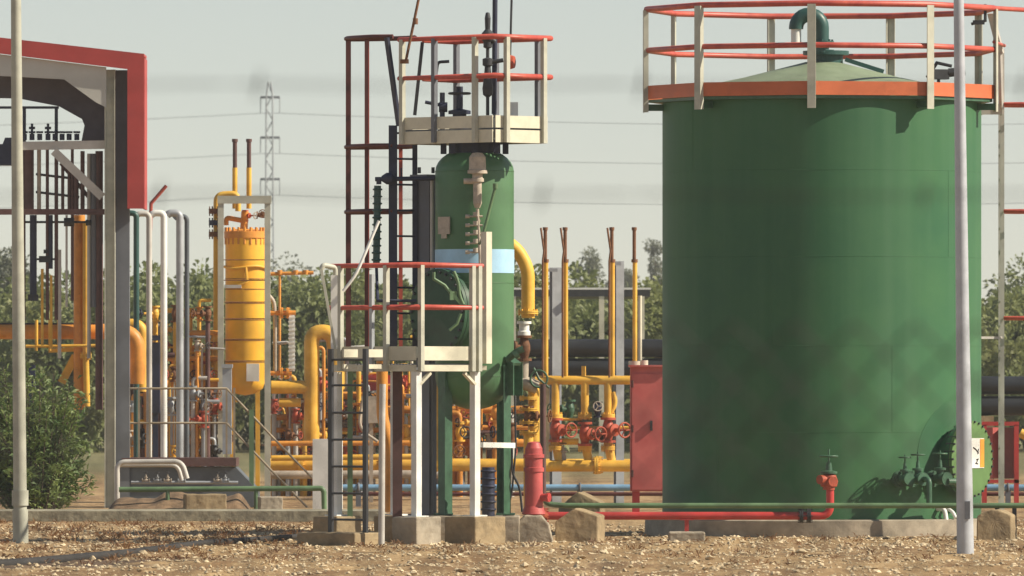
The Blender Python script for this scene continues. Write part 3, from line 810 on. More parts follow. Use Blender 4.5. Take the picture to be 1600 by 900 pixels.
# side manway facing front and left
ma = -50; n_ = V((math.sin(math.radians(ma)), -math.cos(math.radians(ma)), 0)); mc = V((VC.x, VC.y, Z(487, 115.6))) + n_ * .2; td = V((0, 0, 1)).cross(n_)
mw = MB().lathe([(.40, 0), (.40, .26), (.50, .26), (.50, .31)], mc, 40, n_)
mwo = part('manway', mw, M['manway_shade'], ves)
mv = MB().lathe([(0, .318), (.50, .318), (.50, .36), (.3, .363), (0, .37)], mc, 40, n_); part('cover', mv, M['manway_shade'], mwo)
mb_ = MB()
for i in range(26):
    a = 6.2832 * i / 26; mb_.cyl(mc + (td * math.cos(a) + V((0, 0, 1)) * math.sin(a)) * .46 + n_ * .235, .018, .15, 6, n_)
mb_.torus(mc + n_ * .314, .46, .010, n_, 40, 5)
part('flange_bolts', mb_, M['dark'], mwo)
dv = MB(); Yd = 115.1
dv.tube([P(678, 425, Yd), P(678, 436, Yd), P(695, 446, Yd), P(704, 458, Yd)], .018, 8); dv.tube(fil([P(709, 424, Yd), P(716, 440, Yd), P(718, 462, Yd), P(724, 476, Yd)], .15), .02, 8); dv.box(P(708, 462, Yd), (.08, .03, .10), .3); dv.beam(P(700, 452, Yd), P(723, 477, Yd), .03, .04); dv.tube([P(720, 490, Yd), P(714, 506, Yd), P(702, 516, Yd)], .018, 8)
part('davit', dv, M['gpipe'], mwo)
sl = MB(); sl.tube(fil([P(795, 560, 115.6), P(808, 549, 115.5), P(818, 545, 115.5)], .05), .04, 10); sl.cyl(P(803, 556, 115.5), .05, .06, 10, (.6, 0, .4)); part('outlet_nozzle', sl, M['dgreen'], ves)

# outlet pipe on the sunlit flank
t = thing('outlet_pipe', 'yellow bent outlet pipe with grey flange and brown valve beside the green vessel', 'pipe', (X(824, 116.6), 116.6, 0))
Yo = 117.4
op = MB(); op.tube(fil([P(792, 378, Yo), P(810, 392, Yo), P(825, 420, Yo), P(825, 497, Yo)], .22, 7), S(10.5, Yo), 14); flange(op, P(825, 488, Yo), .12, (0, 0, 1), .02); part('pipe', op, M['yellow'], t)
o2 = MB(); o2.lathe([(0, 0), (.075, 0), (.075, .06), (.06, .07), (.06, .15), (.085, .15), (.085, .18), (0, .18)], P(819, 526, Yo), 14); part('grey_coupling', o2, M['white'], t)
valve(t, P(819, 544, Yo), .30, (0, 0, 1), M['rust'], M['rust'], stem=(-.9, -.4, .1))
o3 = MB(); o3.tube([P(818, 560, Yo), P(818, 592, Yo)], S(8, Yo), 12); o3.tube(fil([P(800, 600, Yo), P(818, 597, Yo), P(840, 606, Yo)], .08), S(11, Yo), 12); part('lower_pipe', o3, M['tan'], t)
o4 = MB(); o4.tube(fil([P(806, 604, Yo + .05), P(818, 594, Yo + .05), P(834, 604, Yo + .05), P(834, 690, Yo + .05)], .08), S(9, Yo), 12)
for py in (622, 640, 660, 676): flange(o4, P(826, py, Yo + .02), .11, (0, 0, 1), .018)
part('elbow', o4, M['yellow'], t)
valve(t, P(826, 650, Yo), .24, (0, 0, 1), M['rust'], M['rust'], stem=(1, -.3, 0))
o5 = MB(); o5.tube([P(826, 676, Yo), P(826, 690, Yo), V((X(826, Yo), Yo, .3))], .06, 10); part('drop_leg', o5, M['yellow'], t)
o6 = MB(); o6.torus(P(842, 592, Yo - .1), .10, .012, (0, 1, 0)); o6.tube([P(834, 575, Yo), P(842, 592, Yo - .05), P(858, 606, Yo)], .015, 6); part('hose', o6, M['dgreen'], t)

# ------------------------------------------------------------------ access platforms
UU, VV = V((math.cos(math.radians(45)), math.sin(math.radians(45)), 0)), V((-math.cos(math.radians(45)), math.sin(math.radians(45)), 0))
def deck(t, c, L1, L2, zs_, mat):
    """edge plates round a rectangle with corner c; zs_ = list of (z0,z1)"""
    for z0, z1 in zs_:
        zc = V((0, 0, (z0 + z1) / 2)); h = z1 - z0; e = .02
        for a, b in ((c, c + UU * L1), (c + UU * L1, c + UU * L1 + VV * L2), (c + UU * L1 + VV * L2, c + VV * L2), (c + VV * L2, c)):
            d = (b - a).normalized()
            m_ = MB(); m_.beam(a + d * e + zc, b - d * e + zc, .014, h)
            part('edge_plate', m_, mat, t)
# upper
C1 = V((X(772, 115.0), 115.0, 0)); A1 = S(85, 115) / .7071; A2 = S(147, 115) / .7071
up = thing('upper_platform', 'high railed service platform on top of the green vessel, with caged ladder', 'platform', C1 + UU * A1 / 2 + VV * A2 / 2 + V((0, 0, 4.6)))
zu0, zu1, zu2, zu3 = Z(222, 115), Z(202, 115), Z(199, 115), Z(180, 115)
deck(up, C1, A1, A2, [(zu0, zu1), (zu2, zu3)], M['cream'])
fl = MB(); cc = C1 + UU * A1 / 2 + VV * A2 / 2; R45 = math.radians(45)
for i in range(18): fl.beam(C1 + UU * (.03 + (A1 - .06) * i / 17) + VV * .03 + V((0, 0, zu1 + .004)), C1 + UU * (.03 + (A1 - .06) * i / 17) + VV * (A2 - .03) + V((0, 0, zu1 + .004)), .008, .03)
for i in range(5): fl.beam(C1 + VV * (.1 + (A2 - .2) * i / 4) + UU * .03 + V((0, 0, zu1 - .06)), C1 + VV * (.1 + (A2 - .2) * i / 4) + UU * (A1 - .03) + V((0, 0, zu1 - .06)), .05, .08)
part('grating', fl, M['steel'], up)
zr, zm = Z(57, 115), Z(118, 115)
O = .02
k1 = C1 - UU * O - VV * O; kR = C1 + UU * (A1 + O) - VV * O; kB = C1 + UU * (A1 + O) + VV * (A2 + O); kL = C1 - UU * O + VV * (A2 + O)
for nm, z in (('top_rail', zr), ('mid_rail', zm)):
    rl = MB(); zz = V((0, 0, z)); rl.tube([kL + zz, k1 + zz, kR + zz, kB + zz, kL + UU * .40 + zz], .026, 8); part(nm, rl, M['rail'], up)
def post(t, p, z0, z1, mat, w_=.055, d_=.055):
    m_ = MB(); m_.box((p.x, p.y, (z0 + z1) / 2), (w_, d_, z1 - z0), R45); part('post', m_, mat, t)
def onL(px): return k1 + VV * (772 - px) / 147 * A2
def onR(px): return k1 + UU * (px - 772) / 85 * A1
for p in (onL(627), onL(744) - UU * .02, onR(790) - VV * .02, onR(850)): post(up, p, zu0, zr, M['post'])
post(up, onL(678), zu0 + .01, zr, M['steel'])
for f_ in (.15, .6): post(up, kR + VV * A2 * f_ + UU * .02, zu0, zr, M['steel'])
post(up, kB + UU * .02, zu0, zr, M['steel'])
br = MB(); br.beam(P(660, 66, 116.1), P(648, 180, 116.1), .05, .04); part('brace', br, M['dark'], up)
# ladder with cage
LA = V((X(614, 116.25), 116.25, 0)); LB = LA + UU * S(34, 116) / .7071
zlo = 2.20
ul = MB()
for p, ww in ((LA, .10), (LB, .06)): ul.beam(p + V((0, 0, zlo)), p + V((0, 0, Z(195, 116))), ww, .03)
zz = Z(58, 116)
ul.beam(LA + V((.07, .0, Z(196, 116))), LA - UU * .1 + V((0, 0, zz)), .09, .03)
for i in range(12):
    z = zlo + .15 + i * .30
    if z < zu3: ul.tube([LA + V((0, 0, z)), LB + V((0, 0, z))], .012, 6)
ulo = part('ladder', ul, M['navy'], up)
mid = (LA + LB) / 2; hw = (LB - LA).length / 2
def cage(f):  # f in 0..1 round the hoop
    a = math.pi * f
    return mid - UU * math.cos(a) * max(hw + .04, .30) * (1 if 0 < f < 1 else hw / max(hw + .04, .30)) + VV * math.sin(a) * .92
for py in (58, 228, 330, 414):
    hp = MB(); z = Z(py, 116.4); hp.tube([cage(i / 12) + V((0, 0, z)) for i in range(13)], .028 if py != 414 else .02, 6); part('hoop', hp, M['maroon'], ulo)
for f_ in (.12, .32, .5, .68, .88):
    cb_ = MB(); p = cage(f_); cb_.beam(p + V((0, 0, Z(545, 116.4))), p + V((0, 0, Z(60, 116.4))), .045, .014); part('cage_bar', cb_, M['maroon'] if f_ < .6 else M['rail'], ulo)
# valves and vents on the upper platform
pv = MB()
c = V((X(718, 115.9), 115.9, zu1)); pv.lathe([(.12, 0), (.12, .14), (.08, .15), (.08, .2), (.13, .2), (.13, .24), (.04, .26), (.04, .52), (0, .52)], c, 14)
pv.tube([c + V((-.2, 0, .0)), c + V((-.2, 0, .45))], .03, 8); pv.cyl(c + V((-.24, 0, .28)), .06, .10, 10, (1, 0, 0)); pv.tube([c + V((-.4, 0, .34)), c + V((-.2, 0, .30))], .02, 6)
vo = part('valve_cluster', pv, M['navy'], up)
hw_ = MB(); wheel(hw_, c + V((0, 0, .44)), .12, (0, 0, 1), .014); wheel(hw_, c + V((.12, -.05, .1)), .07, (0, 1, 0), .012); part('handwheel', hw_, M['dark'], vo)
c = V((X(762, 115.7), 115.7, 0))
rv = MB(); Zq = lambda y: Z(y, 115.7)
rv.lathe([(.02, Zq(180)), (.02, Zq(152)), (.055, Zq(148)), (.062, Zq(138)), (.045, Zq(122)), (.035, Zq(104)), (.06, Zq(102)), (.06, Zq(92)), (.02, Zq(90)), (.02, Zq(76)), (.05, Zq(74)), (.05, Zq(66)), (.07, Zq(62)), (.07, Zq(52)), (.03, Zq(46)), (.035, Zq(28)), (.022, Zq(20)), (0, Zq(19))], c, 12)
rv.tube([c + V((0, 0, Zq(98))), c + V((.18, 0, Zq(94)))], .025, 8); rv.tube([c + V((.02, 0, Zq(58))), c + V((.08, 0, Zq(66)))], .035, 8)
part('relief_valve', rv, M['dark'], up)
rb = MB().lathe([(0, -.05), (.07, -.05), (.085, 0), (.07, .05), (0, .05)], P(797, 97, 115.7), 14, (1, -.3, 0)); part('actuator', rb, M['rustred'], up)
vp = MB(); vp.tube([P(772, 178, 115.95), P(774, -60, 115.95)], S(4, 116), 8); part('vent_pipe', vp, M['navy'], up)
rd_ = MB(); rd_.tube([P(797, 90, 115.75), P(801, -60, 115.75)], S(1.8, 116), 6); part('rod', rd_, M['dark'], up)
rd2 = MB(); rd2.tube([P(634, 96, 115.8), P(660, -30, 115.8)], S(2.2, 116), 6); rd2.cyl(P(649, 38, 115.8), .03, .07, 8); rd2.box(P(632, 96, 115.8), (.10, .05, .05)); part('antenna_rod', rd2, M['rust'], up)
tb = MB(); tb.tube(fil([P(681, 120, 115.8), P(684, 97, 115.8), P(702, 96, 115.8)], .04), .018, 6); part('sensing_tube', tb, M['dark'], up)
bb = MB(); bb.box(P(800, 172, 115.5), (.14, .1, .18)); part('junction_box', bb, M['galv'], up)

# lower
YC2 = 113.4
C2 = V((X(652, YC2), YC2, 0)); B1 = S(98, YC2) / .7071; B2 = S(136, YC2) / .7071
lo = thing('lower_platform', 'low railed access platform on steel legs in front of the green vessel', 'platform', C2 + UU * B1 / 2 + VV * B2 / 2)
zl0, zl1, zl2, zl3 = Z(580, YC2), Z(570, YC2), Z(563, YC2), Z(541, YC2)
deck(lo, C2, B1, B2, [(zl0, zl1), (zl2, zl3)], M['cream'])
fl = MB()
for i in range(20): fl.beam(C2 + UU * (.03 + (B1 - .06) * i / 19) + VV * .03 + V((0, 0, zl2 + .012)), C2 + UU * (.03 + (B1 - .06) * i / 19) + VV * (B2 - .03) + V((0, 0, zl2 + .012)), .008, .03)
for i in range(4): fl.beam(C2 + VV * (.1 + (B2 - .2) * i / 3) + UU * .03 + V((0, 0, zl1 - .02)), C2 + VV * (.1 + (B2 - .2) * i / 3) + UU * (B1 - .03) + V((0, 0, zl1 - .02)), .05, .07)
part('grating', fl, M['steel'], lo)
zr2, zm2 = Z(414, YC2), Z(480, YC2)
k1 = C2 - UU * O - VV * O; kR = C2 + UU * (B1 + O) - VV * O; kB = C2 + UU * (B1 + O) + VV * (B2 + O); kL = C2 - UU * O + VV * (B2 + O)
for nm, z in (('top_rail', zr2), ('mid_rail', zm2)):
    rl = MB(); zz = V((0, 0, z)); rl.tube([kL + zz, k1 + zz, kR + zz], .026, 8); rl.tube([kR + VV * .0 + zz, kR + VV * .35 + zz], .024, 8); part(nm, rl, M['rail'], lo)
def onL2(px): return k1 + VV * (652 - px) / 136 * B2
def onR2(px): return k1 + UU * (px - 652) / 98 * B1
for p in (onL2(603), onR2(658), onR2(738), onR2(748), onL2(530)): post(lo, p, zl0, zr2, M['post'])
post(lo, onL2(580), zl0, zr2 - .1, M['galv'], .045, .045)
m_ = MB(); m_.box((X(760, 114.4), 114.4, (Z(362, 114.3) + Z(568, 114.3)) / 2), (.09, .09, Z(362, 114.3) - Z(568, 114.3)), R45); m_.beam(V((X(745, 114.4), 114.38, zl0 + .04)), V((X(760, 114.4), 114.4, zl0 + .04)), .05, .05); part('post', m_, M['cream'], lo)
for c_, r_ in ((C2, 0), (C2 + UU * B1, 0), (C2 + VV * B2, 0), (C2 + UU * B1 + VV * B2, 0)):
    inn = c_ + (cc * 0)
    q = C2 + UU * B1 / 2 + VV * B2 / 2; q = c_ + (q - c_) * .07
    lg = MB(); lg.box((q.x, q.y, (.30 + zl0 - .004) / 2), (.085, .085, zl0 - .004 - .30), R45)
    lg.box((q.x, q.y, .318), (.2, .2, .02), R45)
    part('leg', lg, M['white'], lo)
br = MB()
a = C2 + UU * .06 + VV * .03
br.beam(a + V((0, 0, zl0 - .15)), a + UU * .17 + V((0, 0, zl0 - .02)), .05, .03); b = C2 + UU * (B1 - .06) + VV * .03; br.beam(b + V((0, 0, zl0 - .15)), b - UU * .17 + V((0, 0, zl0 - .02)), .05, .03)
part('knee_brace', br, M['cream'], lo)
cr = MB(); cr.beam(P(752, 695, 114.2), P(802, 696, 115.2), .05, .06); part('cross_bar', cr, M['white'], lo)
# ladder to the ground
Q1 = V((X(571, 113.05), 113.05, 0)); Q0 = V((X(517, 113.55), 113.55, 0)); dl = (Q0 - Q1).normalized()
ll = MB()
for p in (Q0, Q1): ll.beam(p + V((0, 0, .10)), p + V((0, 0, Z(545, 113.3))), .07, .03, dl)
for py in (562, 602, 645, 687, 729, 771, 812): ll.tube([Q0 + V((0, 0, Z(py, 113.3))), Q1 + V((0, 0, Z(py, 113.3)))], .013, 6)
llo = part('ladder', ll, M['dark'], lo)
lr = MB(); lr.beam(P(524, 545, 113.6), P(502, 420, 113.6), .075, .03); lr.tube(fil([P(502, 421, 113.6), P(505, 414, 113.6), P(524, 418, 113.7), P(524, 430, 113.7)], .05), .03, 8); part('handrail', lr, M['post'], llo)
lr = MB(); lr.beam(P(522, 430, 113.9), P(522, 545, 113.9), .075, .03); lr.tube(fil([P(592, 345, 113.9), P(556, 430, 113.8), P(536, 455, 113.8)], .1), .018, 6); part('handrail', lr, M['white'], llo)
for px in (536, 575):
    bk = MB(); p = P(px, 552, 113.2); bk.beam(p, p + UU * .22, .03, .09); bk.beam(p + V((0, 0, -.15)), p + UU * .2 + V((0, 0, -.15)), .03, .05); part('bracket', bk, M['cream'], llo)
t2 = MB(); t2.beam(V((X(547, 114.3), 114.3, .30)), V((X(547, 114.3), 114.3, zl0)), .06, .05); part('strut', t2, M['gpipe'], lo)
t3 = MB(); t3.beam(V((X(621, 114.6), 114.6, .02)), V((X(621, 114.6), 114.6, zl0)), .11, .06); part('strut', t3, M['brown'], lo)

# big grey column by the vessel
t = thing('steel_column', 'thick dark grey steel column between the platforms and the green vessel', 'column', (X(666, 116.5), 116.5, 0))
clm = MB(); xx = X(666, 116.5); clm.box((xx, 116.5, (.313 + Z(276, 116.5)) / 2), (.12, .22, Z(276, 116.5) - .313), math.radians(45)); clm.box((xx, 116.5, .30), (.36, .36, .025), math.radians(45)); clm.box((xx, 116.5, Z(275, 116.5)), (.26, .28, .03), math.radians(45)); clm.beam((xx + .07, 116.39, .32), (xx + .07, 116.39, Z(278, 116.5)), .02, .05)
part('shaft', clm, M['steel'], t)
cp = MB(); 
for dx in (-.08, .08): cp.cyl(V((xx + dx, 116.4, Z(271, 116.5))), .02, .07, 6)
part('bolts', cp, M['dark'], t)
pipe2 = MB(); pipe2.tube(fil([P(675, 275, 116.2), P(675, 440, 116.2), P(684, 452, 116.2)], .06), S(3, 115), 8); part('conduit', pipe2, M['lgrey'], t)
# gauge arm and hanging chain beside the ladder
t = thing('level_gauge', 'dark dangling level gauge column with a valve arm behind the caged ladder', 'gauge', P(588, 410, 116.1))
lg = MB(); lg.tube([P(590, 290, 116.1), P(588, 412, 116.1)], S(5.5, 116), 10)
for i in range(11): lg.torus(P(590 - i * .2, 296 + i * 11, 116.1), S(6.2, 116), .012, n=12)
part('gauge_body', lg, M['teal'], t)
la = MB(); la.tube([P(586, 280, 116.1), P(720, 278, 116.1)], S(3.5, 116), 8); la.lathe([(0, 0), (.03, 0), (.07, .06), (.07, .12), (.03, .17), (0, .17)], P(596, 279, 116.1), 14, (1, 0, 0)); la.cyl(P(592, 288, 116.1), .03, .08, 8); la.beam(P(627, 276, 116.1), P(627, 262, 116.1), .02, .02)
part('valve_arm', la, M['navy'], t)
lc = MB(); lc.tube([P(588, 412, 116.1), P(590, 470, 115.4), P(650, 470, 115.6)], .02, 6); part('lower_arm', lc, M['navy'], t)

# footings
def footing(px, Y, side, h, lab, mat=None, rot=45):
    m_ = MB(); x = X(px, Y); s2 = side
    m_.box((x, Y, h / 2 - .05), (s2, s2, h + .1), math.radians(rot))
    return solo('concrete_footing', m_, mat or M['conc'], lab, 'footing', 'concrete footings under the platforms')
q = lambda c_: c_ + (C2 + UU * B1 / 2 + VV * B2 / 2 - c_) * .07
def footat(p, side, h, lab, mat=None, rot=45):
    m_ = MB(); m_.box((p.x, p.y, h / 2 - .05), (side, side, h + .1), math.radians(rot)); return solo('concrete_footing', m_, mat or M['conc'], lab, 'footing', 'concrete footings under the platforms')
footat(q(C2), .40, .315, 'pale square concrete footing under the front corner leg of the low platform', M['concg'])
footat(q(C2 + UU * B1), .50, .31, 'tan footing under the white platform leg close to the red hydrant')
footat(q(C2 + VV * B2), .40, .31, 'concrete footing under the platform leg behind the ground ladder')
footat(q(C2 + UU * B1 + VV * B2), .36, .31, 'shaded footing hidden behind the front footings, under the rear platform leg')
footat(V((VC.x, VC.y, 0)), 1.05, .30, 'wide concrete footing carrying the green vessel legs', M['concg'], 0)
footat(V((X(666, 116.5), 116.5, 0)), .40, .295, 'footing under the thick grey steel column')
sl = MB(); p = (Q0 + Q1) / 2; sl.box((p.x - .1, p.y - .02, .045), (.85, .5, .19), math.radians(-38)); solo('ladder_slab', sl, M['conc'], 'low dark concrete slab under the ground ladder', 'slab')
# thin uprights round the low platform
t = MB(); t.tube([V((X(596, 112.9), 112.9, .0)), P(597, 660, 112.9), P(598, 600, 112.9)], S(5, 113), 8)
solo('conduit_post', t, M['lgrey'], 'thin pale upright conduit beside the ground ladder', 'conduit')
for px, r, y0, y1, mt, lab in ((763, 10, 730, 800, 'navy', 'fat ribbed dark pipe stub behind the platform leg'), ):
    t = MB(); t.tube([P(px, y0, 115.5), P(px, y1 + 10, 115.5)], S(r, 115.5), 12)
    for i in range(6): t.torus(P(px, y0 + 6 + i * 12, 115.5), S(r + 1, 115.5), .012, n=14)
    solo('ribbed_pipe', t, M[mt], lab, 'pipe')
t = MB(); t.tube(fil([P(690, 600, 117.2), P(690, 720, 117.2), P(676, 730, 117.2)], .1), S(10, 117), 12); t.tube([P(690, 620, 117.2), P(720, 600, 117.0)], .04, 8)
solo('drop_pipe', t, M['yellow'], 'yellow upright pipe under the green vessel beside the grey column', 'pipe')
t = MB(); t.tube(fil([P(597, 560, 118), P(597, 650, 118), P(610, 700, 118), P(610, 800, 118)], .1), S(9, 118), 12)
solo('drop_pipe', t, M['orange'], 'short yellow upright pipe seen under the low platform deck', 'pipe')
t = MB(); t.tube(fil([P(800, 690, 116.2), P(800, 740, 116.2), P(812, 760, 116.2), P(816, 800, 116.2)], .1), .014, 6); t.tube(fil([P(804, 600, 116.2), P(806, 700, 116.2), P(800, 770, 116.2), P(790, 805, 116.2)], .1), .012, 6)
solo('hose', t, M['dark'], 'thin dark hoses hanging between the vessel leg and the red hydrant', 'hose')

# ------------------------------------------------------------------ canopy
CY = 150.
can = thing('plant_canopy', 'open steel shelter with a red fascia over a rack of pipes and valves', 'shelter', (X(180, CY), CY, 0))
fa = MB()
fa.prism([P(-120, 46, CY), P(225, 85, CY), P(225, 326, CY), P(199, 326, CY), P(199, 108, CY), P(-120, 69, CY)], (0, .05, 0))
fa.prism([P(-120, 45, CY + .06), P(225, 84, CY + .06), P(225, 88, CY + .06), P(-120, 49, CY + .06)], (0, 1.1, 0))
fa.box((X(224, CY), CY + .62, (Z(90, CY) + Z(326, CY)) / 2), (.03, 1.1, Z(90, CY) - Z(326, CY)))
part('fascia', fa, M['fascia'], can)
so_ = MB(); so_.prism([P(-120, 70, CY + .07), P(166, 105, CY + .07), P(166, 168, CY + .07), P(150, 160, CY + .07), P(100, 124, CY + .07), P(-120, 112, CY + .07)], (0, .04, 0)); part('soffit', so_, M['ceil'], can)
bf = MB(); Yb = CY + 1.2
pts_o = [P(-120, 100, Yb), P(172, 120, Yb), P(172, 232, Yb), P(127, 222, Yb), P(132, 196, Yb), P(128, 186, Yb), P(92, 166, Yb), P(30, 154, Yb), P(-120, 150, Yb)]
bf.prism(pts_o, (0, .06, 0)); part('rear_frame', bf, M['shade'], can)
c1 = MB(); xx = X(171, CY); c1.ibeam((xx, CY + .22, -.02), (xx, CY + .22, Z(108, CY)), .16, .16, .014, V((0, 1, 0))); part('column', c1, M['post'], can)
c2 = MB(); xx = X(189, CY); c2.beam((xx, CY + .55, -.02), (xx, CY + .55, Z(108, CY)), .22, .2); part('column', c2, M['steel'], can)
cb_ = MB(); cb_.beam(P(34, 228, CY + .3), P(164, 226, CY + .3), .12, S(13, CY)); part('beam', cb_, M['lgrey'], can)
cb_ = MB(); cb_.beam(P(-40, 331, CY + .3), P(163, 331, CY + .3), .12, S(9, CY)); part('beam', cb_, M['brown'], can)
db = MB(); db.beam(P(84, 236, CY + .24), P(160, 308, CY + .24), .06, S(13, CY)); part('brace', db, M['lgrey'], can)
# the pipe rack under it
rk = thing('pipe_rack', 'rack of dark and rusty upright pipes with small valves under the shelter', 'pipe rack', (X(90, CY + .7), CY + .7, 0))
Yr = CY + .75
for px, y0, y1, r, mt in ((45, 232, 328, 8, 'brown'), (61, 232, 330, 3.2, 'tan'), (74, 232, 500, 2.6, 'brown'), (88, 232, 500, 3, 'brown'), (52, 336, 470, 5.5, 'navy'), (79, 336, 420, 3.6, 'navy'), (98, 260, 330, 2.6, 'brown'), (108, 262, 330, 2.6, 'brown'), (119, 268, 330, 4, 'brown'), (147, 240, 480, 5, 'steel'), (93, 390, 560, 2.8, 'lgrey'), (66, 420, 540, 2.2, 'yellow'), (80, 430, 545, 2.2, 'yellow'), (37, 232, 500, 3, 'brown'), (113, 232, 470, 2.4, 'brown'), (129, 236, 330, 3.4, 'brown'), (139, 240, 560, 3, 'lgrey'), (155, 236, 640, 6, 'brown'), (104, 336, 480, 1.8, 'lgrey')):
    m_ = MB(); m_.tube([P(px, y0, Yr), P(px, y1, Yr)], S(r, Yr), 8); part('pipe', m_, M[mt], rk)
m_ = MB()
for z in (272, 300): m_.tube([P(56, z, Yr), P(124, z + 8, Yr)], S(2, Yr), 6)
part('cross_tube', m_, M['dark'], rk); m_ = MB(); m_.beam(P(95, 255, Yr + .05), P(150, 322, Yr + .05), .05, S(6, Yr)); part('brace', m_, M['brown'], rk); m_ = MB(); m_.tube([P(36, 347, Yr), P(140, 347, Yr)], S(1.8, Yr), 6); m_.cyl(P(100, 347, Yr), S(7, Yr), S(16, Yr), 10, (1, 0, 0)); m_.cyl(P(134, 348, Yr), S(5, Yr), S(8, Yr), 10, (1, 0, 0))
part('tubing', m_, M['dark'], rk); m_ = MB(); m_.tube([P(50, 405, Yr), P(95, 405, Yr)], S(1.6, Yr), 6); m_.box(P(70, 405, Yr), (S(18, Yr), .1, S(10, Yr))); m_.cyl(P(72, 396, Yr), S(4, Yr), S(6, Yr), 8); part('small_valve', m_, M['dark'], rk); m_ = MB(); m_.box(P(52, 465, Yr), (S(16, Yr), .1, S(10, Yr)))
part('small_valve', m_, M['dark'], rk)
for i, px in enumerate((38, 50, 62, 75, 86, 97, 108, 120)):
    m_ = MB(); c = P(px, 219, Yr); m_.cyl(c, S(4, Yr), S(10, Yr), 8)
    if px in (50, 75): m_.tube([c, c + V((0, 0, S(26, Yr)))], S(2, Yr), 6); m_.cyl(c + V((0, 0, S(17, Yr))), S(5, Yr), S(4, Yr), 8)
    m_.cyl(c + V((0, 0, S(11, Yr))), S(5.5, Yr), S(3, Yr), 8); part('valve', m_, M['navy'], rk)
m_ = MB(); m_.beam(P(-40, 168, Yr + .2), P(92, 168, Yr + .2), .03, S(4, Yr))
for px in (38, 88): m_.beam(P(px, 168, Yr + .2), P(px, 224, Yr + .2), .05, .04)
part('guard_rail', m_, M['navy'], rk)
m_ = MB(); m_.prism([P(-30, 258, Yr), P(18, 258, Yr), P(18, 215, Yr), P(8, 215, Yr), P(4, 225, Yr), P(-4, 225, Yr), P(-8, 238, Yr), P(-30, 240, Yr)], (0, .4, 0)); part('bracket_plate', m_, M['navy'], rk)
# big orange riser and yellow horizontal main
t = thing('gas_main', 'fat yellow horizontal main with an orange riser pipe passing behind the bush', 'pipe', (X(128, 152), 152, 0))
Ym = 152.
m_ = MB(); m_.tube(fil([P(-160, 518, Ym), P(215, 518, Ym), P(215, 600, Ym)], .3, 7), S(12, Ym), 16); part('main_pipe', m_, M['orange'], t)
m_ = MB(); m_.tube([P(124, 336, Ym - .2), P(124, 640, Ym - .2)], S(9, Ym), 14); part('riser', m_, M['orange'], t)
m_ = MB(); m_.tube([P(134, 345, Ym - .3), P(134, 560, Ym - .3), P(136, 635, Ym - .3)], S(5, Ym), 12); flange(m_, P(134, 556, Ym - .3), S(9, Ym), (0, 0, 1)); part('riser', m_, M['yellow'], t)
m_ = MB(); m_.beam(P(96, 598, Ym - .1), P(118, 556, Ym - .1), .10, S(12, Ym)); m_.beam(P(76, 548, Ym - .1), P(120, 546, Ym - .1), .1, .06); part('brace', m_, M['yellow'], t)
m_ = MB(); m_.tube([P(40, 541, Ym - .4), P(160, 540, Ym - .4)], S(2.4, Ym), 8)
for px in (57, 78, 92): m_.tube([P(px, 500, Ym - .4), P(px, 548, Ym - .4)], S(2.5, Ym), 6)
part('hanger', m_, M['yellow'], t)
m_ = MB(); m_.beam(P(-60, 506, Ym), P(150, 506, Ym), .1, .03); part('top_bar', m_, M['dark'], t)
m_ = MB(); m_.beam(V((X(50, 139), 139.2, 0)), P(50, 570, 139.2), .11, .09); solo('dark_upright', m_, M['navy'], 'dark blue upright bar half buried in the oleander bush', 'post')  # plain dark blue bar standing along a dark band in the bush

# bent grey vents
for i, (px, top, r, mt, lab) in enumerate(((213, 333, 4.5, 'teal', 'dark bent vent pipe closest to the shelter column'), (233, 334, 4.5, 'lgrey', 'bent vent pipe with a rusty tinge, second from the shelter column'), (256, 333, 5.2, 'white', 'pale hooked vent pipe third from the shelter column'), (281, 333, 5.8, 'galv', 'thickest bluish hooked vent pipe, next to the outermost one'), (292, 338, 3.8, 'slate', 'thin dark hooked vent pipe, outermost of the five'))):
    Yv = 153 + i * .35
    m_ = MB(); m_.tube(fil([P(px - 20, top + 4, Yv), P(px - 16, top, Yv), P(px, top, Yv), P(px, 720, Yv)], .10, 6), S(r, Yv), 10)
    solo('vent_pipe', m_, M[mt], lab, 'pipe', 'hooked vent pipes beside the shelter')
m_ = MB(); m_.tube([P(235, 360, 154), P(236, 318, 154), P(260, 290, 154)], S(2.8, 154), 8); solo('flare_tip', m_, M['rail'], 'thin red bent rod rising above the hooked vent pipes', 'rod')
m_ = MB(); m_.tube(fil([P(190, 507, 153.6), P(222, 507, 153.6), P(222, 612, 153.6)], .15), S(9, 153), 12); solo('bent_pipe', m_, M['yellow'], 'mustard bent pipe between the shelter column and the hooked vents', 'pipe')
m_ = MB(); m_.box(P(243, 590, 156), (S(14, 156), .3, S(110, 156))); m_.box(P(243, 528, 156), (S(18, 156), .34, S(8, 156))); m_.beam(P(243, 640, 156), V((X(243, 156), 156, 0)), .08, .08); solo('instrument_box', m_, M['navy'], 'tall dark blue instrument box behind the hooked vent pipes', 'cabinet')

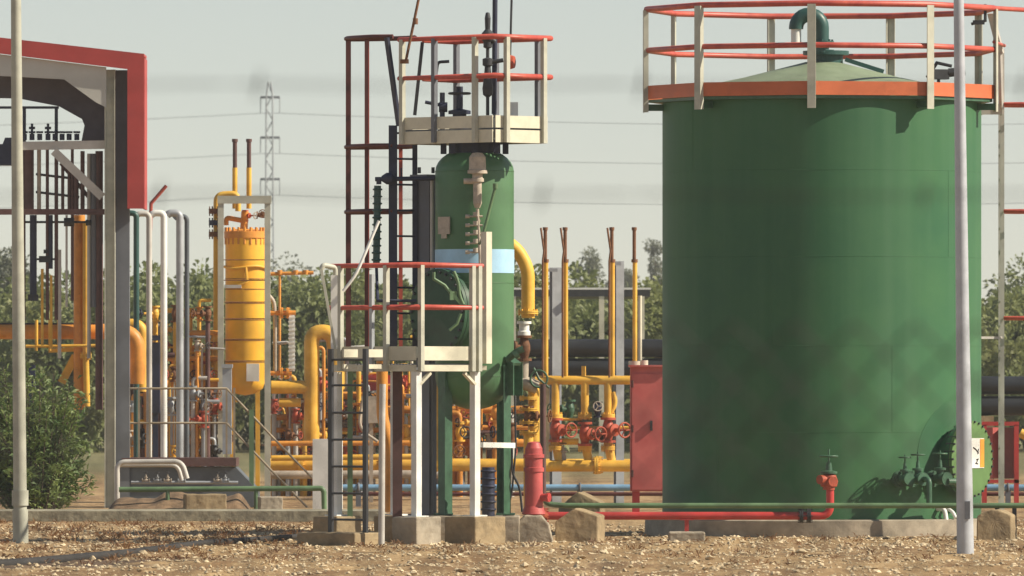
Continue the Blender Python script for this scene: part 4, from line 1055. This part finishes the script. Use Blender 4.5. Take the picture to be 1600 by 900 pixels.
# ------------------------------------------------------------------ skid platform with stairs
Ys = 150.5
t = thing('skid_platform', 'low slate-grey skid platform with handrails and steps down', 'platform', (X(290, Ys), Ys, 0))
m_ = MB(); m_.prism([P(188, 730, Ys), P(368, 730, Ys), P(402, 766, Ys), P(402, 792, Ys), P(188, 792, Ys)], (0, 1.6, 0)); part('skid', m_, M['slate'], t)
m_ = MB(); m_.box((X(280, Ys), Ys + .75, Z(722, Ys)), (S(178, Ys), 1.7, S(13, Ys))); part('deck_edge', m_, M['brown'], t)
for nm, py in (('top_rail', 607), ('mid_rail', 661)):
    m_ = MB(); m_.tube([P(202, py, Ys + .1), P(354, py, Ys + .1), P(424, py + 74, Ys + .1), P(488, py + 140, Ys + .1)], S(1.7, Ys), 6); part(nm, m_, M['dullrail'], t)
for px in (202, 217, 234, 322, 354, 366):
    m_ = MB(); m_.beam(P(px, 606, Ys + .1), P(px, 716, Ys + .1), .03, .03); part('post', m_, M['dullrail'], t)
m_ = MB(); m_.beam(P(393, 640, Ys + .1), P(393, 766, Ys + .1), .07, .05); part('post', m_, M['gpipe'], t)
m_ = MB(); m_.box(P(355, 640, Ys + 1.), (S(14, Ys), .25, S(140, Ys))); m_.box(P(355, 572, Ys + 1.), (S(17, Ys), .3, .06)); solo('switch_cabinet', m_, M['galv'], 'narrow pale grey cabinet at the yellow vessel foot', 'cabinet')
t = thing('drain_loop', 'pale bent pipe loop standing in front of the slate skid', 'pipe', P(240, 790, 141.5))
m_ = MB(); m_.tube(fil([V((X(183, 141.5), 141.5, 0)), P(183, 722, 141.5), P(284, 721, 141.5), P(292, 748, 141.5)], .12, 6), S(4.2, 141.5), 10); m_.tube(fil([P(186, 727, 141.7), P(278, 727, 141.7), P(284, 750, 141.7)], .1), S(3, 141.5), 8); part('pipe', m_, M['lgrey'], t)
for i, px in enumerate((228, 246, 262, 284, 340, 352)):
    valve(t, P(px, 751, 141.8), .11, (1, 0, 0), M['galv'] if i % 2 else M['tan'], M['dark'])
m_ = MB(); m_.tube([P(205, 754, 141.8), P(372, 754, 141.8)], S(2.6, 141), 6); part('header', m_, M['galv'], t)
m_ = MB()
m_.tube(fil([P(186, 765, 138.5), P(503, 763, 138.5), P(506, 768, 138.5), V((X(507, 138.5), 138.5, 0))], .06), S(4.2, 138.5), 10); m_.tube([P(262, 765, 138.5), V((X(262, 138.5), 138.5, 0))], .03, 8); m_.tube([P(400, 764, 138.5), V((X(400, 138.5), 138.5, 0))], .03, 8)
solo('drain_pipe', m_, M['gpipe'], 'dark green ground pipe crossing in front of the slate skid', 'pipe')
# soil heaps and blocks at its foot
mo = MB(); rr = random.Random(4)
n1, n2 = 70, 14
for j in range(n2 + 1):
    for i in range(n1 + 1):
        px = 150 + (415 - 150) * i / n1; fy = j / n2; y = 137.8 + 2.6 * fy
        f_ = sstep(i / 9) * sstep((n1 - i) / 12) * math.sin(math.pi * min(1, fy * 1.0))
        mo.v.append(V((X(px, 139), y, -.06 + f_ * (.34 + .12 * mn.noise(V((px * .018, y * .4, 0))) + .03 * mn.noise(V((px * .06, y, 2)))))))
mo.f = [(j * (n1 + 1) + i, j * (n1 + 1) + i + 1, (j + 1) * (n1 + 1) + i + 1, (j + 1) * (n1 + 1) + i) for j in range(n2) for i in range(n1)]; mo.s = [True] * len(mo.f)
struct('soil_mound', mo, M['soil'])
for i, (a, b, t0, mt, lab) in enumerate(((288, 352, 772, 'conc', 'broad rusty-tan concrete block under the dark green ground pipe'), (404, 440, 776, 'concg', 'small grey concrete block lying beside the ground pipe end'))):
    m_ = MB(); m_.box((X((a + b) / 2, 138), 138.0, Z(t0, 138) / 2 - .03), (S(b - a, 138), .4, Z(t0, 138) + .06), .12); solo('support_block', m_, M[mt], lab, 'support block')
m_ = MB(); m_.box((X(512, 146), 146, (Z(686, 146) - .1) / 2), (S(46, 146), .5, Z(686, 146) + .1)); solo('marker_block', m_, M['white'], 'pale grey upright block behind the ground ladder', 'block')

# ------------------------------------------------------------------ yellow vessel in its frame
YY = 158.
t = thing('filter_vessel', 'slim yellow upright filter vessel with banded body and rusty top flange', 'pressure vessel', (X(383, YY), YY, .4))
c = V((X(383, YY), YY, 0)); r = S(31, YY); zt, zb = Z(372, YY), Z(598, YY)
m_ = MB().lathe([(0, Z(618, YY)), (r * .5, Z(615, YY)), (r * .9, Z(607, YY)), (r, zb), (r, zt)], c, 48, soft=True)
part('shell', m_, M['yellow_clean'], t)
m_ = MB().lathe([(r, zt), (r * 1.06, zt), (r * 1.06, Z(362, YY)), (r * .6, Z(358, YY)), (0, Z(357, YY))], c, 40)
for i in range(20):
    a = 6.2832 * i / 20; m_.cyl(c + V((math.cos(a) * r * .98, math.sin(a) * r * .98, Z(382, YY))), .02, .27, 6)
part('top_flange', m_, M['orange'], t)
for py in (436, 452, 474, 500, 532, 566):
    m_ = MB(); m_.torus(c + V((0, 0, Z(py, YY))), r + .003, .006, n=40, k=5); part('band', m_, M['rust'], t)
m_ = MB(); m_.tube([c + V((math.sin(a) * (r + .03), -math.cos(a) * (r + .03), Z(418, YY) + .02 * math.sin(3 * a))) for a in [-1.5 + 3 * i / 12 for i in range(13)]], .022, 6); m_.tube([c + V((.02, -r - .04, Z(418, YY))), c + V((.04, -r - .04, Z(440, YY))), c + V((-.1, -r - .02, Z(446, YY)))], .022, 6); part('sample_tube', m_, M['yellow'], t)
m_ = MB(); m_.box(c + V((-.18, -r - .0, Z(448, YY))), (.26, .12, .05)); part('bracket', m_, M['white'], t); m_ = MB(); m_.box(c + V((.13, -r - .01, Z(582, YY))), (.20, .05, .28)); part('label_plate', m_, M['white'], t)
for dx in (-.2, .2): 
    m_ = MB(); m_.beam(c + V((dx, -.05, .0)), c + V((dx, -.05, Z(612, YY) + .06)), .07, .07); part('leg', m_, M['yellow'], t)
m_ = MB(); m_.tube([c + V((-.02, 0, Z(358, YY))), c + V((0, 0, Z(330, YY)))], .06, 10); m_.tube(fil([c + V((-.02, 0, Z(345, YY))), c + V((-.3, 0, Z(340, YY))), c + V((-.3, 0, Z(352, YY)))], .08), .04, 8); part('top_nozzle', m_, M['orange'], t)
valve(t, c + V((0, 0, Z(337, YY))), .18, (0, 0, 1), M['rustred'], M['tan'], stem=(.8, -.5, 0))
valve(t, c + V((.28, 0, Z(336, YY))), .20, (1, 0, 0), M['rust'], M['rust'], stem=(0, -1, .1))
fr = thing('steel_gantry', 'tall pale steel frame standing round the slim yellow vessel', 'gantry', (X(383, YY), YY - .45, 0))
m_ = MB()
for px in (345, 418): 
    m_ = MB(); m_.beam(V((X(px, YY - .5), YY - .5, 0)), P(px, 308, YY - .5), S(9, YY), .09); part('upright', m_, M['post'], fr)
m_ = MB(); m_.beam(P(340, 312, YY - .5), P(424, 312, YY - .5), .12, S(12, YY)); part('top_beam', m_, M['post'], fr)
for i, py in enumerate((408, 440, 474, 500, 532, 566)):
    m_ = MB(); m_.tube([P(349, py - 2, YY - .49), P(414, py - 2, YY - .49)], .008, 6); part('rung', m_, M['rust'], fr)
t = thing('vessel_piping', 'yellow side pipe with small valves looping over the yellow vessel frame', 'pipe', (X(338, YY), YY - .3, 0))
m_ = MB(); m_.tube(fil([V((X(338, YY), YY - .3, .3)), P(338, 304, YY - .3), P(372, 302, YY - .3), P(372, 330, YY - .3)], .12), S(4.5, YY), 10); part('pipe', m_, M['yellow'], t)
for py in (330, 348, 366): 
    m_ = MB(); flange(m_, P(336, py, YY - .35), .10, (0, 0, 1), .04, 6); part('valve', m_, M['rust'] if py != 348 else M['navy'], t)
for px, lab in ((367, 'rust-tipped yellow vent stack over the yellow vessel, nearer the side pipe'), (389, 'rust-tipped yellow vent stack over the yellow vessel, nearer the lattice mast')):
    s_ = thing('vent_stack', lab, 'vent stack', P(px, 320, YY), 'vent stacks over the yellow vessel')
    m_ = MB(); m_.tube([P(px, 326, YY - .1), P(px, 262, YY - .1)], S(4, YY), 10); part('stack', m_, M['yellow'], s_)
    m_ = MB(); m_.tube([P(px, 263, YY - .1), P(px, 222, YY - .1)], S(3.4, YY), 10); m_.cyl(P(px, 222, YY - .1), S(4.6, YY), S(5, YY), 10); part('tip', m_, M['brown'], s_)
t = thing('level_gauge', 'white ribbed level gauge between two yellow branch pipes beside the yellow vessel', 'gauge', P(455, 585, YY))
for px0, px1, py_ in ((413, 462, 489), (422, 456, 583)):
    m_ = MB(); m_.tube([P(px0, py_, YY), P(px1, py_, YY)], S(4, YY), 8)
    for px in (440, 450): flange(m_, P(px, py_, YY), .09, (1, 0, 0), .02, 6)
    part('branch_pipe', m_, M['orange'], t)
m_ = MB(); m_.beam(P(456, 492, YY), P(456, 580, YY), S(9, YY), .06)
for i in range(13): m_.box(P(456, 496 + i * 6.6, YY) - V((0, .035, 0)), (S(11, YY), .03, .025))
part('gauge_glass', m_, M['white'], t)
m_ = MB(); m_.tube(fil([P(416, 458, YY), P(428, 470, YY), P(430, 500, YY), P(430, 590, YY)], .12), S(3.2, YY), 8); m_.tube([P(433, 538, YY), P(448, 536, YY)], .02, 6); part('tubing', m_, M['tan'], t)
m_ = MB(); m_.tube([P(418, 428, 170), P(490, 426, 170)], S(2.8, 170), 6)
for px in (437, 462, 478): m_.cyl(P(px, 429, 170), S(4, 170), S(7, 170), 8)
m_.tube([P(437, 428, 170), V((X(437, 170), 170, 0))], S(2, 170), 6)
solo('spray_bar', m_, M['orange'], 'thin rusty horizontal pipe with nozzles above the hedge behind the yellow vessel', 'pipe')

# ------------------------------------------------------------------ yellow pipework behind the platforms
YP = 161.
def run(name, lab, pts, r, mt, Y=YP, bend=.15, extra=None, cat='pipe', n=12):
    m_ = MB(); m_.tube(fil([P(a, b, Y) for a, b in pts], bend), S(r, Y), n)
    if extra: extra(m_)
    return solo(name, m_, M[mt], lab, cat)
run('return_bend', 'fat yellow upside-down U pipe behind the low platform ladder', [(487, 690), (487, 519), (520, 519), (524, 560), (524, 640)], 12, 'yellow', bend=.3)
run('short_pipe', 'short fat yellow pipe beside the yellow vessel foot, upper of two', [(424, 605), (484, 605)], 10.5, 'yellow')
run('short_pipe', 'short thin yellow pipe beside the yellow vessel foot, lower of two', [(436, 629), (470, 629)], 7, 'yellow')
run('gas_header', 'long fat yellow pipe running level behind the platforms and the valve manifold', [(420, 726), (990, 727)], 10, 'yellow', extra=lambda m_: [flange(m_, P(px, 726.5, YP), S(14, YP), (1, 0, 0), .04) for px in (470, 600, 700, 790, 935)])
run('gas_header', 'thin yellow pipe lying just above the long fat yellow header', [(424, 716), (700, 713)], 4.5, 'yellow', YP - .5)
run('condensate_line', 'thin orange pipe behind the ground ladder, above the two yellow headers', [(424, 693), (640, 692)], 4, 'orange', YP - .3)
run('condensate_line', 'dull pinkish pipe lying low under the yellow headers', [(424, 742), (700, 741)], 6.5, 'tan', YP - 1.)
t = thing('water_pipe', 'long light blue pipe near the ground crossing behind everything', 'pipe', P(760, 795, 152))
m_ = MB(); m_.tube([P(515, 762, 152), P(1650, 762, 152)], S(5.2, 152), 10); part('pipe', m_, M['blue'], t)
for px in (560, 700, 906, 1500, 1575):
    m_ = MB(); m_.beam(P(px, 765, 152), V((X(px, 152), 152, 0)), .08, .08); m_.torus(P(px, 762, 152), S(6, 152), .02, (1, 0, 0)); part('saddle', m_, M['steel'], t)
m_ = MB(); m_.tube([P(515, 772, 152.3), P(1650, 772, 152.3)], S(3, 152), 8); solo('water_pipe', m_, M['maroon'], 'dark maroon pipe tucked under the light blue pipe', 'pipe')
# central skid clutter
rc = random.Random(17)
def clutter(name, lab, spots, Y, hdr):
    t = thing(name, lab, 'valve skid', (X(sum(s[0] for s in spots) / len(spots), Y), Y, 0))
    m_ = MB()
    for a, b, y, r in hdr:
        m_ = MB(); m_.tube([P(a, y, Y + .1), P(b, y, Y + .1)], S(r, Y), 10); part('header_pipe', m_, M['orange'], t)
    for px, py, s, mt, mw_ in spots:
        dy = rc.uniform(-.4, .5); q = P(px, py, Y + dy)
        m_ = MB(); m_.tube([q - V((0, 0, s * .4)), V((q.x, q.y, .05))], s * .16, 8)
        if rc.random() < .6: m_.tube(fil([q + V((0, 0, s * .4)), q + V((0, 0, s * 1.0)), q + V((rc.choice((-1, 1)) * s * .9, 0, s * 1.0))], s * .3), s * .13, 8)
        part('riser_pipe', m_, M[rc.choice(('yellow', 'yellow', 'orange', 'lgrey', 'galv', 'brown'))], t)
        valve(t, q, s, (0, 0, 1), M[mt], M[mw_], stem=rc.choice(((1, -.5, 0), (-1, -.5, 0), (.3, -1, 0))))
    lo_, hi_ = min(a[0] for a in spots), max(a[0] for a in spots)
    for k_ in range(int((hi_ - lo_) / 9)):
        px = lo_ + 9 * k_ + rc.uniform(-3, 3); dy = rc.uniform(-.3, .8); top = P(px, rc.uniform(520, 660), Y + dy)
        m_ = MB(); m_.tube(fil([V((top.x, top.y, .05)), top, top + V((rc.choice((-1, 1)) * rc.uniform(.1, .5), 0, -.02))], .08), rc.uniform(.014, .04), 8)
        part('upright_pipe', m_, M[rc.choice(('yellow', 'yellow', 'lgrey', 'cream', 'galv', 'orange'))], t)
    return t
mats = ('rustred', 'orange', 'yellow', 'rust', 'tan', 'rustred', 'galv', 'dark')
wm = ('dark', 'rustred', 'navy', 'rust')
spots = []
for px in (204, 226, 245, 262, 271, 298, 306, 315, 326, 336):
    for py in rc.sample((490, 515, 540, 560, 585, 615, 635, 655, 685, 705), 5): spots.append((px + rc.uniform(-4, 4), py, rc.uniform(.14, .32), rc.choice(mats), rc.choice(wm)))
clutter('valve_skid', 'crowd of red and orange valves behind the hooked vents and skid handrail', spots, 157.5, [(196, 345, 602, 8), (196, 345, 690, 5), (270, 345, 560, 4), (290, 342, 520, 4), (240, 345, 655, 4)])
spots = []
for px in (428, 438, 447, 456, 466, 475, 484, 498, 508, 519, 530, 545, 556, 566, 578, 612, 630):
    for py in rc.sample((600, 620, 635, 650, 665, 680, 695, 712), 3): spots.append((px + rc.uniform(-4, 4), py, rc.uniform(.14, .30), rc.choice(mats), rc.choice(wm)))
clutter('valve_skid', 'yellow and red valve cluster between the yellow vessel and the ground ladder', spots, 162.5, [(424, 620, 652, 5), (430, 600, 672, 4), (500, 640, 618, 6), (424, 500, 700, 5)])
spots = []
for px in (632, 660, 706, 720, 738, 765, 778, 796):
    for py in rc.sample((630, 645, 660, 675, 690, 705), 3): spots.append((px + rc.uniform(-4, 4), py, rc.uniform(.22, .34), rc.choice(('yellow', 'orange', 'yellow', 'rust', 'tan')), rc.choice(wm)))
clutter('valve_skid', 'jumble of yellow valves seen between the legs of the green vessel', spots, 162., [(600, 830, 640, 6), (680, 830, 692, 6), (600, 830, 668, 4)])
m_ = MB(); m_.box(P(605, 603, 163), (S(80, 163), .6, S(34, 163))); m_.box(P(605, 622, 163), (S(90, 163), .7, .05)); m_.beam(P(605, 624, 163), V((X(605, 163), 163, 0)), .2, .2)
solo('actuator_box', m_, M['red'], 'dark red box behind the low platform deck', 'box')
m_ = MB(); m_.box(P(580, 640, 158), (S(30, 158), .3, S(42, 158))); m_.beam(P(580, 660, 158), V((X(580, 158), 158, 0)), .06, .06); m_.tube(fil([P(566, 628, 157.8), P(560, 670, 157.8), P(590, 690, 157.8)], .2), .025, 6); solo('meter_box', m_, M['tan'], 'small tan meter box on a post behind the ground ladder', 'box')

# manifold with vent stacks
YM = 150.
t = thing('valve_manifold', 'yellow pipe manifold with red valves between the hydrant and the red cabinet', 'manifold', (X(900, YM), YM, 0))
m_ = MB(); m_.tube([P(836, 594, YM), P(990, 594, YM)], S(7, YM), 14); part('header_pipe', m_, M['yellow'], t)
m_ = MB(); m_.tube([P(838, 728, YM - .1), P(990, 728, YM - .1)], S(9, YM), 14); flange(m_, P(932, 728, YM - .1), S(13, YM), (1, 0, 0)); part('header_pipe', m_, M['yellow'], t)
for px, py, s in ((868, 672, .36), (914, 678, .36), (950, 672, .38)):
    m_ = MB(); m_.tube(fil([P(px, 598, YM), P(px, 655, YM)], .1), S(6.2, YM), 12); flange(m_, P(px, 650, YM), S(11, YM), (0, 0, 1)); part('riser_pipe', m_, M['yellow'], t)
    m_ = MB(); m_.tube([P(px, 690, YM), P(px + 6, 722, YM)], S(7, YM), 12); flange(m_, P(px, 700, YM), S(11, YM), (0, 0, 1)); part('riser_pipe', m_, M['yellow'], t)
    valve(t, P(px, py, YM - .05), s, (0, 0, 1), M['rustred'], M['rustred'], stem=(.6, -.8, .0))
m_ = MB(); m_.tube([P(912, 594, YM), P(912, 572, YM)], S(3.5, YM), 8); part('link_pipe', m_, M['yellow'], t); m_ = MB(); m_.tube(fil([P(958, 612, YM), P(962, 630, YM), P(954, 645, YM)], .1), S(4, YM), 8); part('link_pipe', m_, M['yellow'], t); m_ = MB(); m_.tube([P(860, 690, YM), P(904, 690, YM)], S(5, YM), 8); part('link_pipe', m_, M['yellow'], t); m_ = MB(); m_.tube([P(874, 668, YM), P(990, 668, YM)], S(2.2, YM), 6); part('link_pipe', m_, M['yellow'], t); m_ = MB(); m_.tube([P(878, 655, YM), P(910, 655, YM)], S(2.2, YM), 6); part('link_pipe', m_, M['yellow'], t)
valve(t, P(934, 640, YM), .24, (0, 0, 1), M['navy'], M['tan'], stem=(0, -1, .2)); valve(t, P(932, 682, YM), .28, (1, 0, 0), M['maroon'], M['rust'], stem=(0, -1, .2))
valve(t, P(890, 640, YM + .4), .3, (0, 0, 1), M['dgreen'], M['dgreen'], stem=(-1, -.4, 0)); valve(t, P(880, 715, YM), .2, (0, 0, 1), M['tan'], M['dark'])
for px, top, rod, lab in ((851, 356, 1, 'yellow vent stack beside the bent outlet pipe'), (882, 356, 1, 'yellow vent stack just beyond the shorter grey column'), (955, 354, 1, 'yellow vent stack close to the taller grey column'), (990, 355, 0, 'yellow vent stack above the red cabinet, without a side rod')):
    s_ = thing('vent_stack', lab, 'vent stack', P(px, 594, YM - .1), 'vent stacks along the manifold')
    m_ = MB(); m_.tube([P(px + 2, 594 if px < 980 else 574, YM + .0), P(px + 2, 410, YM)], S(3.6, YM), 10); part('stack', m_, M['yellow'], s_)
    m_ = MB(); m_.tube([P(px + 1, 411, YM), P(px + 1, 358, YM)], S(2.8, YM), 8); m_.cyl(P(px + 1, 360, YM), S(4, YM), S(5, YM), 8); m_.cyl(P(px + 1.5, 410, YM), S(5, YM), S(5, YM), 8); part('tip', m_, M['rust'], s_)
    if rod: m_ = MB(); m_.tube([P(px - 6, 356, YM - .1), P(px - 1, 392, YM - .1), P(px - 3, 408, YM - .1), P(px - 3, 590, YM - .1)], S(1.6, YM), 6); part('side_rod', m_, M['rust'], s_)
m_ = MB(); m_.tube([P(1000, 574, YM - 9), P(1000, 462, YM - 9)], S(3, YM - 9), 8); m_.cyl(P(992, 574, YM - 9.6), .09, .09, 12); m_.cyl(P(1006, 574, YM - 9.6), .06, .1, 12); solo('gooseneck_post', m_, M['cream'], 'cream fittings and thin post just above the red cabinet', 'post')
for px, top, wpx, lab in ((868, 418, 15, 'grey steel column between the first two vent stacks'), (967, 408, 13, 'grey steel column behind the vent stack pair near the cabinet')):
    m_ = MB(); m_.ibeam(V((X(px, 153), 153, 0)), P(px, top, 153), S(wpx, 153), S(wpx, 153), .012, V((1, .3, 0))); m_.box(P(px - 4, top + 4, 152.8), (.14, .1, .05)); solo('steel_column', m_, M['galv'], lab, 'column', 'grey columns behind the manifold')
t = MB(); t.tube(fil([P(700, 640, 158), P(700, 700, 158)], .1), S(8, 158), 10)

# dark flat canopy far behind
t = thing('flat_canopy', 'low flat dark canopy roof far behind the vent stacks', 'canopy', (X(900, 230), 230, 0))
m_ = MB(); m_.box((X(905, 230), 233, Z(458, 230)), (S(222, 230), 6, S(11, 230))); part('roof', m_, M['dark'], t)
m_ = MB(); m_.box((X(905, 229.9), 229.92, Z(451, 229.9)), (S(224, 230), .06, S(3, 230))); part('roof_edge', m_, M['white'], t)
for px in (802, 860, 940, 1003):
    m_ = MB(); m_.beam(P(px, 463, 230), V((X(px, 230), 230, 0)), .12, .12); part('post', m_, M['cream'], t)
# stacked black pipes
for x0, x1, rows, Yk, g_, nm in ((815, 1060, ((544, 14), (574, 14)), 196, 'black pipes stacked behind the manifold', 'behind the manifold and vent stacks'), (1500, 1760, ((602, 14), (634, 15)), 176, 'black pipes stacked beyond the tank', 'beyond the tank ladder')):
    for i, (py, r) in enumerate(rows):
        m_ = MB(); a, b = P(x0, py, Yk), P(x1, py, Yk); m_.lathe([(S(r, Yk) - .03, 0), (S(r, Yk), 0), (S(r, Yk), (b - a).length), (S(r, Yk) - .03, (b - a).length), (S(r, Yk) - .03, 0)], a, 24, (1, 0, 0))
        solo('line_pipe', m_, M['black'], ('upper' if i == 0 else 'lower') + ' fat black pipe of the pair lying ' + nm, 'pipe', g_)
    m_ = MB()
    for px in (x0 + 30, x1 - 30):
        m_.beam(V((X(px, Yk), Yk, 0)), V((X(px, Yk), Yk, Z(rows[1][0] + rows[1][1], Yk) - .01)), .5, .4)
        m_.beam(V((X(px, Yk), Yk + S(17, Yk), 0)), V((X(px, Yk), Yk + S(17, Yk), Z(rows[0][0] - rows[0][1], Yk))), .2, .1)
    solo('pipe_trestle', m_, M['conc'], 'concrete trestles carrying the fat black pipes ' + nm, 'trestle')

# ------------------------------------------------------------------ lattice mast and lines
PY = 900.; t = thing('lattice_pylon', 'tall thin steel lattice pylon far behind the yellow vessel', 'pylon', (X(421, PY), PY, 0))
m_ = MB(); x0 = X(421, PY)
zt = Z(112, PY); wb, wt = S(15, PY) / 2, S(10, PY) / 2; zk = Z(150, PY)
def leg(sx, sy, z):
    f_ = min(1, z / zk); w_ = wb + (wt - wb) * f_
    if z > zk: w_ = wt * max(.08, 1 - (z - zk) / (zt - zk))
    return V((x0 + sx * w_, PY + sy * w_, z))
zz = [i * 1.15 for i in range(int(zt / 1.15) + 1)]
for sx in (-1, 1):
    for sy in (-1, 1): m_.tube([leg(sx, sy, z) for z in zz], .075, 5)
for i in range(len(zz) - 1):
    s_ = 1 if i % 2 else -1
    for sy in (-1, 1): m_.tube([leg(s_, sy, zz[i]), leg(-s_, sy, zz[i + 1])], .045, 4)
    for sx in (-1, 1): m_.tube([leg(sx, s_, zz[i]), leg(sx, -s_, zz[i + 1])], .045, 4)
part('tower', m_, M['galv'], t)
arms = []
for py in (152, 215, 280):
    m_ = MB(); z = Z(py, PY); a, b = V((X(407, PY), PY, z)), V((X(437, PY), PY, z)); m_.beam(a, b, .3, .22); part('crossarm', m_, M['steel'], t)
    for q in (a, b):
        i_ = MB(); i_.tube([q, q - V((0, 0, 1.4))], .05, 5); part('insulator', i_, M['galv'], t); arms.append(q - V((0, 0, 1.4)))
for i, q in enumerate(arms):
    m_ = MB()
    for sgn in (-1, 1):
        e = q + V((sgn * 130, -60 if sgn < 0 else 60, -2 + (5 if sgn > 0 else 0)))
        m_.tube([q + (e - q) * f_ - V((0, 0, 7 * f_ * (1 - f_))) for f_ in [j / 24 for j in range(25)]], .013, 4)
    lv_ = ('top', 'middle', 'lowest')[i // 2]; sd_ = ('near the shelter side', 'near the vessel side')[i % 2]
    solo('power_line', m_, M['steel'], 'faint overhead wire from the ' + lv_ + ' pylon arm, ' + sd_, 'power line', 'power lines from the pylon')

# ------------------------------------------------------------------ wire fence close to the camera (far out of focus)
FY = 12.0
t = thing('wire_fence', 'blurred chain link fence with barbed wire strands close in front of the viewer', 'fence', (0, FY, 0))
ch = MB(); ztop, pit, wr = 1.785, .073, .0018
def wirezig(x0, sgn):
    pts = []; z = ztop; i = 0
    while z > .03:
        pts.append(V((x0 + (pit / 2 if (i % 2) else 0) * sgn, FY + .002 * sgn, z))); z -= pit / 2; i += 1
    return pts
n_ = int(5.6 / pit)
for i in range(n_):
    x0 = -2.8 + i * pit
    ch.tube(wirezig(x0, 1), wr, 4); ch.tube(wirezig(x0 + pit, -1), wr, 4)
part('chain_link', ch, M['wire'], t)
for z in (1.94, 2.072):
    bw = MB()
    bw.tube([V((-2.8 + i * .1, FY, z + .004 * math.sin(i * 1.3))) for i in range(57)], .0007, 5); bw.tube([V((-2.8 + i * .1, FY + .002, z + .004 * math.sin(i * 1.3 + 2))) for i in range(57)], .0007, 5)
    off = -.307 if z > 2 else .035
    for j in range(-7, 8):
        x = off + j * .46
        if abs(x) < 2.78:
            bw.torus(V((x, FY, z)), .003, .0013, (1, 0, 0), 8, 4); bw.tube([V((x - .004, FY - .008, z - .018)), V((x + .004, FY + .008, z + .016))], .0010, 4); bw.tube([V((x + .006, FY - .008, z + .018)), V((x, FY + .008, z - .016))], .0010, 4)
    part('barbed_wire', bw, M['wire'], t)
for x in (-1.45, 1.45):
    m_ = MB(); m_.tube([(x, FY + .03, -.05), (x, FY + .03, 2.15)], .024, 10); part('post', m_, M['galv'], t)

# ------------------------------------------------------------------ haze between here and the horizon
hz = MB().box((0, 520, 22.5), (900, 1080, 47))
ho = link('haze', hz, M['wire'])
hm = bpy.data.materials.new('haze'); hm.use_nodes = True
ht = hm.node_tree
for n_ in list(ht.nodes):
    if n_.type == 'BSDF_PRINCIPLED': ht.nodes.remove(n_)
hv = ht.nodes.new("ShaderNodeVolumePrincipled")
hv.inputs["Density"].default_value = HAZE
hv.inputs["Color"].default_value = (.93, .95, .95, 1)
ht.links.new(hv.outputs[0], ht.nodes["Material Output"].inputs["Volume"])
ho.data.materials.clear(); ho.data.materials.append(hm)
tag(ho, 'pale haze hanging over the plant and the trees behind', 'haze', kind='stuff')
